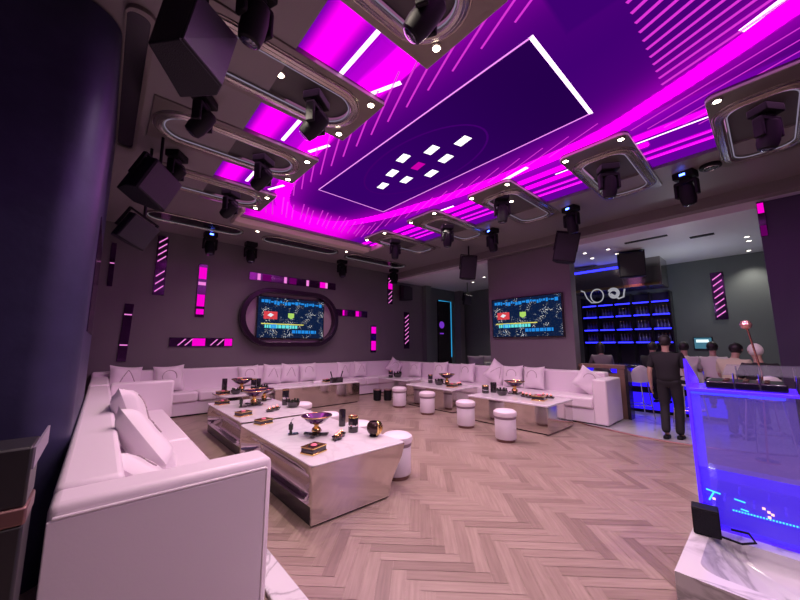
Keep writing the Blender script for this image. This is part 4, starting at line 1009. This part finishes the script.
def person(label, loc, rz, J, top, bottom, hair_long=False, cap=None, s=1.):
    # J: joints; figure faces -y locally
    t = thing('person', label, 'person', loc, (0,0,rz)); t.scale = (s,)*3
    hip, chest, neck, head = J['hip'], J['chest'], J['neck'], J['head']
    nodes = [(*hip,.105,.08),(*[(a+b)/2 for a,b in zip(hip,chest)],.10,.075),(*chest,.115,.08),(*neck,.05,.05),(*[n+(h-n)*.45 for n,h in zip(neck,head)],.055,.06),(*head,.078,.092),(head[0],head[1]+.005,head[2]+.095,.055,.066)]
    edges = [(0,1),(1,2),(2,3),(3,4),(4,5),(5,6)]
    def chain(start, pts):
        p = start
        for q in pts: nodes.append(q); edges.append((p, len(nodes)-1)); p = len(nodes)-1
        return p
    for sd in ('L','R'):
        a = J['arm'+sd]; w = chain(2, [(*a[0],.058),(*[(p+q)/2 for p,q in zip(a[0],a[1])],.047),(*a[1],.040),(*[(p+q)/2 for p,q in zip(a[1],a[2])],.036),(*a[2],.026)])
        d = (Vector(a[2])-Vector(a[1])).normalized(); p = Vector(a[2])
        pal = chain(w, [(*(p+d*.06),.034,.020)])
        sx = -1 if sd == 'L' else 1
        for k, (off, ln) in enumerate(((-.024,.070),(-.008,.080),(.008,.075),(.024,.058))):
            b = p+d*.095+Vector((0,off,0)); chain(pal, [(*b,.010),(*(b+d*ln*.5+Vector((-sx*.006,0,0))),.009),(*(b+d*ln+Vector((-sx*.018,0,0))),.007)])
        b = p+d*.035+Vector((-sx*.01,-.032,0)); chain(pal, [(*b,.011),(*(b+d*.045+Vector((0,-.012,0))),.009)])
        l = J['leg'+sd]
        chain(0, [(*l[0],.085),(*[(p_+q)/2 for p_,q in zip(l[0],l[1])],.072),(*l[1],.054),(*[p_+(q-p_)*.35 for p_,q in zip(l[1],l[2])],.054),(*l[2],.036),(*l[3],.036)])
    skin_mesh('body', nodes, edges, M['skin'], t)
    # face: eyes, nose, mouth, ears are small features of the head
    hx, hy, hz = head
    f = MB()
    f.lathe([(.0,-.012),(.012,0),(.0,.022)],8,T(hx,hy-.098,hz+.005)); f.build('nose', M['skin'], t)
    for k in (-1,1):
        MB().lathe([(.0,-.007),(.011,0),(.0,.007)],8,T(hx+k*.030,hy-.082,hz+.028,PI/2)).build('eye', M['black_gloss'], t)
        MB().lathe([(.0,-.012),(.026,-.004),(.026,.004),(.0,.012)],10,T(hx+k*.080,hy+.01,hz+.012,0,PI/2)).build('ear', M['skin'], t)
    MB().box(-.024,.024,-.092,-.080,-.050,-.042,T(hx,hy,hz)).build('mouth', mat('lips',(.35,.15,.14),.5), t)
    # hair
    h = MB(); vs = []; fs = []; n = 20
    for j in range(9):
        a = PI*.80*j/8
        for k in range(n):
            b = 2*PI*k/n; x = .090*math.sin(a)*math.cos(b); y = .106*math.sin(a)*math.sin(b)+.012; z = .108*math.cos(a)+.03
            if y < -.03 and z < .055: z = .055
            if hair_long and y > -.02 and j > 5: z -= .06*(j-5)
            vs.append((hx+x, hy+y, hz+z))
    for j in range(8):
        for k in range(n): fs.append((j*n+k, j*n+(k+1)%n, (j+1)*n+(k+1)%n, (j+1)*n+k))
    h.add(vs, fs); ho = h.build('hair', M['hair'] if not cap else cap, t); so = ho.modifiers.new('thick','SOLIDIFY'); so.thickness = .014
    # shirt and trousers
    nodes = [(*[a+(b-a)*-.10 for a,b in zip(hip,chest)],.19,.155),(*[a+(b-a)*.25 for a,b in zip(hip,chest)],.18,.145),(*[a+(b-a)*.65 for a,b in zip(hip,chest)],.185,.145),(*chest,.20,.15),(*[a+(b-a)*.60 for a,b in zip(chest,neck)],.13,.10),(*[a+(b-a)*.95 for a,b in zip(chest,neck)],.062,.062)]
    edges = [(0,1),(1,2),(2,3),(3,4),(4,5)]
    for sd in ('L','R'):
        a = J['arm'+sd]; chain(3, [(*a[0],.070),(*[(p+q)/2 for p,q in zip(a[0],a[1])],.064),(*[p+(q-p)*.85 for p,q in zip(a[0],a[1])],.060)])
    skin_mesh('shirt', nodes, edges, top, t)
    nodes = [(*[a+(b-a)*.22 for a,b in zip(hip,chest)],.165,.135),(*hip,.17,.145)]; edges = [(0,1)]
    for sd in ('L','R'):
        l = J['leg'+sd]; chain(1, [(*l[0],.098),(*[(p+q)/2 for p,q in zip(l[0],l[1])],.088),(*l[1],.073),(*[p+(q-p)*.5 for p,q in zip(l[1],l[2])],.070),(*[p+(q-p)*1.08 for p,q in zip(l[1],l[2])],.066)])
    skin_mesh('trousers', nodes, edges, bottom, t)
    for sd in ('L','R'):
        l = J['leg'+sd]; a, b = Vector(l[2]), Vector(l[3]); dr = (b-a); dr.z = 0; dr = dr.normalized(); z0 = l[3][2]-.036
        ang = math.atan2(dr.y, dr.x)+PI/2
        MB().prism([(x,y) for x,y in [(-.04,.07),(-.045,-.08),(-.035,-.17),(0,-.195),(.035,-.17),(.045,-.08),(.04,.07),(0,.085)]],0,.05,T(a.x,a.y,z0,0,0,ang),
                   top=[(-.035,.06),(-.038,-.05),(-.028,-.14),(0,-.16),(.028,-.14),(.038,-.05),(.035,.06),(0,.075)]).build('shoe', M['black'], t, .01)
    return t
STAND = dict(hip=(0,0,.94), chest=(0,.0,1.30), neck=(0,.01,1.46), head=(0,-.02,1.60),
  armL=[(-.19,0,1.38),(-.25,.03,1.10),(-.26,-.05,.86)], armR=[(.19,0,1.38),(.25,.05,1.10),(.26,.0,.86)],
  legL=[(-.09,0,.88),(-.10,-.04,.50),(-.085,.02,.09),(-.09,-.10,.04)], legR=[(.09,0,.88),(.09,.0,.50),(.07,.16,.12),(.075,.05,.045)])
SIT = dict(hip=(0,.05,.86), chest=(0,.02,1.20), neck=(0,.0,1.37), head=(0,-.05,1.51),
  armL=[(-.18,.02,1.29),(-.23,-.08,1.05),(-.16,-.28,1.08)], armR=[(.18,.02,1.29),(.23,-.08,1.05),(.16,-.28,1.08)],
  legL=[(-.09,.0,.83),(-.11,-.38,.80),(-.11,-.30,.38),(-.11,-.41,.33)], legR=[(.09,.0,.83),(.11,-.38,.80),(.11,-.30,.38),(.11,-.41,.33)])
person('person in black shirt and trousers walking away beside the blue lectern', (7.42,1.27,.008), PI/2-.05, STAND, M['cloth_black'], M['cloth_black'], s=1.01)
person('person in a grey top seated at the left end of the bar', (9.0,2.78,.008), PI/2+.5, SIT, M['cloth_grey'], M['cloth_black'], True)
person('person in black seated at the bar left of the walking person', (9.15,1.80,.008), PI/2-.1, SIT, M['cloth_black'], M['cloth_black'])
person('person in white shirt just right of the walking person', (9.05,1.24,.008), PI/2+.2, SIT, M['cloth_white'], M['cloth_black'])
person('person in white shirt with dark hair below the monitor', (9.18,.82,.008), PI/2, SIT, M['cloth_white'], M['cloth_black'])
person('person in cream shirt standing behind the lectern top', (8.2,.50,.008), PI/2-.4, dict(STAND, hip=(0,.0,.86), chest=(0,-.05,1.2), neck=(0,-.1,1.36), head=(0,-.17,1.48), armL=[(-.19,-.05,1.28),(-.24,-.1,1.02),(-.2,-.28,.95)], armR=[(.19,-.05,1.28),(.24,-.1,1.02),(.2,-.28,.95)], legL=[(-.09,0,.82),(-.10,-.05,.46),(-.09,.02,.09),(-.09,-.10,.04)], legR=[(.09,0,.82),(.10,-.05,.46),(.09,.02,.09),(.09,-.10,.04)]), mat('cream_cloth',(.60,.58,.42),.8), M['cloth_black'])
person('person wearing a white rounded cap at the right end of the bar', (7.5,.17,.008), PI/2+.4, dict(SIT), M['cloth_black'], M['cloth_black'], cap=M['cloth_white'], s=.97)

# ------------------------------------------------------------------ lectern and marble block
t = thing('marble_block', 'large white marble block with a scooped basin at the lower right', 'marble block', (2.95,-.25,0))
zt = .35; n = 20; ox, oy = 2.95, -.25
X0, X1, Y0, Y1 = 2.46, 3.80, -1.10, .485
m = MB(); inner = rrect(X0+.11-ox, 3.10-ox, Y0+.15-oy, Y1-.085-oy, .10, 6)
outer = to_rect(inner, X0-ox, X1-ox, Y0-oy, Y1-oy)
vs = []; N = len(inner); loops = [(outer,0),(outer,zt),(inner,zt)]
cx = sum(p[0] for p in inner)/N; cy = sum(p[1] for p in inner)/N
for sc, z in ((.93,zt-.05),(.82,zt-.10),(.6,zt-.145),(.3,zt-.165)): loops.append(([(cx+.02+(x-cx)*sc, cy+(y-cy)*sc) for x, y in inner], z))
fs = []
for P, z in loops: vs += [(x,y,z) for x, y in P]
for i in range(len(loops)-1):
    for k in range(N): fs.append((i*N+k, i*N+(k+1)%N, (i+1)*N+(k+1)%N, (i+1)*N+k))
fs += [tuple(range(N)), tuple(range((len(loops)-1)*N, len(loops)*N))]
m.add(vs, fs); m.build('block', M['marble_veined'], t)
t = thing('acrylic_lectern', 'clear acrylic lectern glowing blue on the marble block', 'lectern', (3.42,.19,.352))
A = lambda name, mt, x0,x1,y0,y1,z0,z1,bev=.004,parent=None: MB().box(x0-3.42,x1-3.42,y0-.19,y1-.19,z0-.352,z1-.352).build(name, mt, parent or t, bev)
A('front_panel', M['acrylic'], 3.20,3.215,-.06,.43,.74,1.27)
A('lit_lower_panel', M['acrylic_low'], 3.20,3.215,-.06,.43,.36,.738)
MB().prism([(-.235,.0),(.20,.0),(.24,.95),(-.24,1.13)],-.008,.008,T(0,.25,0,PI/2)).build('side_panel', M['acrylic_edge'], t)
A('side_panel', M['acrylic_clear'], 3.20,3.62,-.075,-.06,.36,1.26)
A('base_plate', M['acrylic_edge'], 3.20,3.62,-.06,.43,.352,.365)
A('top_shelf', M['acrylic_edge'], 3.18,3.64,-.08,.44,1.255,1.275)
A('front_edge_light', M['blue_strip'], 3.198,3.206,-.02,.43,1.235,1.25)
A('inner_shelf', M['acrylic'], 3.24,3.60,-.05,.42,.66,.672)
A('back_panel', M['acrylic_clear'], 3.60,3.615,-.06,.43,.36,1.25)
mx = thing('mixer', 'dark audio mixer with cyan lights inside the glowing lectern', 'audio mixer', (3.42,.18,.366))
MB().prism([(-.16,0),(.16,0),(.16,.20),(-.16,.10)],-.20,.20,T(0,0,0,PI/2)).build('mixer_body', M['black'], mx, .006)
for k in range(10): MB().lathe([(.010,0),(.009,.02),(.0,.021)],10,T(-.08+.05*(k%4),.15-.07*(k//2),.135+.016*(k%4))).build('knob', M['chrome'], mx)
FX = 3.196-3.42
def front(pts, r): return MB().tube([(FX, y-.19, z-.352) for y, z in pts], r, 6)
b = MB()
for k in range(22): b.box(FX-.004,FX+.002,.28-.19-.0135*k-.004,.28-.19-.0135*k+.004,.147,.155)
b.build('meter_lights', M['cyan_text'], t)
front([(.405,.597),(.335,.585)],.0045).build('cyan_letter', M['cyan_text'], t); front([(.365,.592),(.395,.53)],.0045).build('cyan_letter', M['cyan_text'], t)
front([(.27,.575),(.22,.568)],.004).build('cyan_dash', M['cyan_text'], t); front([(.245,.522),(.21,.517)],.004).build('cyan_dash', M['cyan_text'], t)
warm = emat('warm_dot',(1.,.55,.5),1.6)
for y, z in ((.12,.545),(.105,.535),(.12,.515),(.14,.56),(.37,.545)): MB().box(FX-.005,FX+.003,y-.19-.007,y-.19+.007,z-.352-.006,z-.352+.006).build('warm_light', warm, t)
MB().tube([(-.14,.05,.30),(-.15,-.02,.295),(-.14,-.15,.275)],.007,8).build('microphone_arm', M['black'], mx)
# things on the lectern
o = thing('stage_controller', 'dark controller lying on the lectern top', 'controller', (3.42,.17,1.276)); MB().box(-.17,.17,-.21,.18,0,.05).build('controller_body', M['black_gloss'], o, .01)
for k in range(12): MB().box(-.012,.012,-.012,.012,.05,.058,T(-.12+.07*(k%4),-.12+.1*(k//4),0)).build('button', M['copper'], o)
o = thing('acrylic_stand', 'clear acrylic reading stand over the lectern top', 'stand', (3.38,.08,1.276))
MB().box(-.20,.20,-.27,.20,-.004,.004,T(0,-.03,.13,0,-.12,0)).build('clear_plate', M['acrylic_clear'], o)
for x in (-.15,.15):
    for y in (-.16,.0,.12): MB().tube([(x,y,0),(x,y,.13+x*.12)],.005,6).build('wire_leg', M['chrome'], o)
o = thing('small_speaker', 'small black box speaker on the marble block before the lectern', 'speaker', (3.085,.41,.351), (0,0,.12))
MB().box(-.055,.055,-.068,.068,0,.165).build('speaker_case', M['black'], o, .008); MB().box(-.059,-.053,-.060,.060,.01,.155).build('grille', M['spk'], o)
tag(MB().tube([(3.07,.34,.362),(3.06,.25,.36),(3.10,.19,.375),(3.15,.22,.40),(3.16,.30,.39)],.007,8).build('power_cable', M['black'], None), 'short black cable looped behind the small speaker', 'cable')

# cabinet at the lower left
t = thing('side_cabinet', 'dark side cabinet with a bronze band at the left edge', 'cabinet', (-.5,2.05,0))
MB().box(-.65,.352,-.25,-.05,0,.96).build('cabinet_body', M['cab'], t, .01); MB().box(-.65,.356,-.256,-.05,.96,1.02).build('bronze_band', M['bronze'], t, .008)
MB().box(-.65,.35,-.25,-.05,1.02,1.22).build('upper_body', M['cab'], t, .008); MB().box(.3485,.356,-.24,.20,1.14,1.215).build('painted_lit_side', M['cab_lit'], t)

# ------------------------------------------------------------------ added fill lights, camera
w = bpy.data.worlds.new('room_world'); SC.world = w; w.use_nodes = True; w.node_tree.nodes['Background'].inputs[0].default_value = (.02,.015,.03,1); w.node_tree.nodes['Background'].inputs[1].default_value = .3
def area(name, loc, rot, sx, sy, power, col):
    l = bpy.data.lights.new(name, 'AREA'); l.shape = 'RECTANGLE'; l.size = sx; l.size_y = sy; l.energy = power; l.color = col
    o = bpy.data.objects.new(name, l); C.objects.link(o); o.location = loc; o.rotation_euler = rot; return o
for x, y, p in ((1.7,-.5,80),(.4,-1.6,42),(3.4,-.7,165),(5.6,-1.5,60)): spot(x, y, ZS-.05, p, (1.,.86,.76), 2.5)  # added unseen spots standing in for room lights out of view
lp = bpy.data.lights.new('bar_fill','POINT'); lp.energy = 22; lp.color = (.85,.9,1.); lp.shadow_soft_size = .15  # added point light without a fixture, brightens the bar ceiling
lo = bpy.data.objects.new('bar_fill', lp); C.objects.link(lo); lo.location = (10.8,1.3,2.7)
area('led_ceiling_fill', (3.6,2.8,ZL-.03), (0,0,0), 4.6, 8.5, 150, (1.,.38,.95))  # added unseen area light that boosts the screen's glow
cam = bpy.data.cameras.new('camera'); co = bpy.data.objects.new('camera', cam); C.objects.link(co)
pitch = math.atan(45/330.); yaw = math.radians(41.8)
co.location = (0,0,1.58); co.rotation_euler = (PI/2+pitch, 0, -yaw)
cam.sensor_fit = 'HORIZONTAL'; cam.sensor_width = 36.; cam.lens = 36.*330/800; cam.clip_start = .05
SC.camera = co
SC.view_settings.view_transform = 'Standard'; SC.view_settings.look = 'None'; SC.view_settings.gamma = 1; SC.view_settings.use_curve_mapping = False
SC.view_settings.exposure = 0.
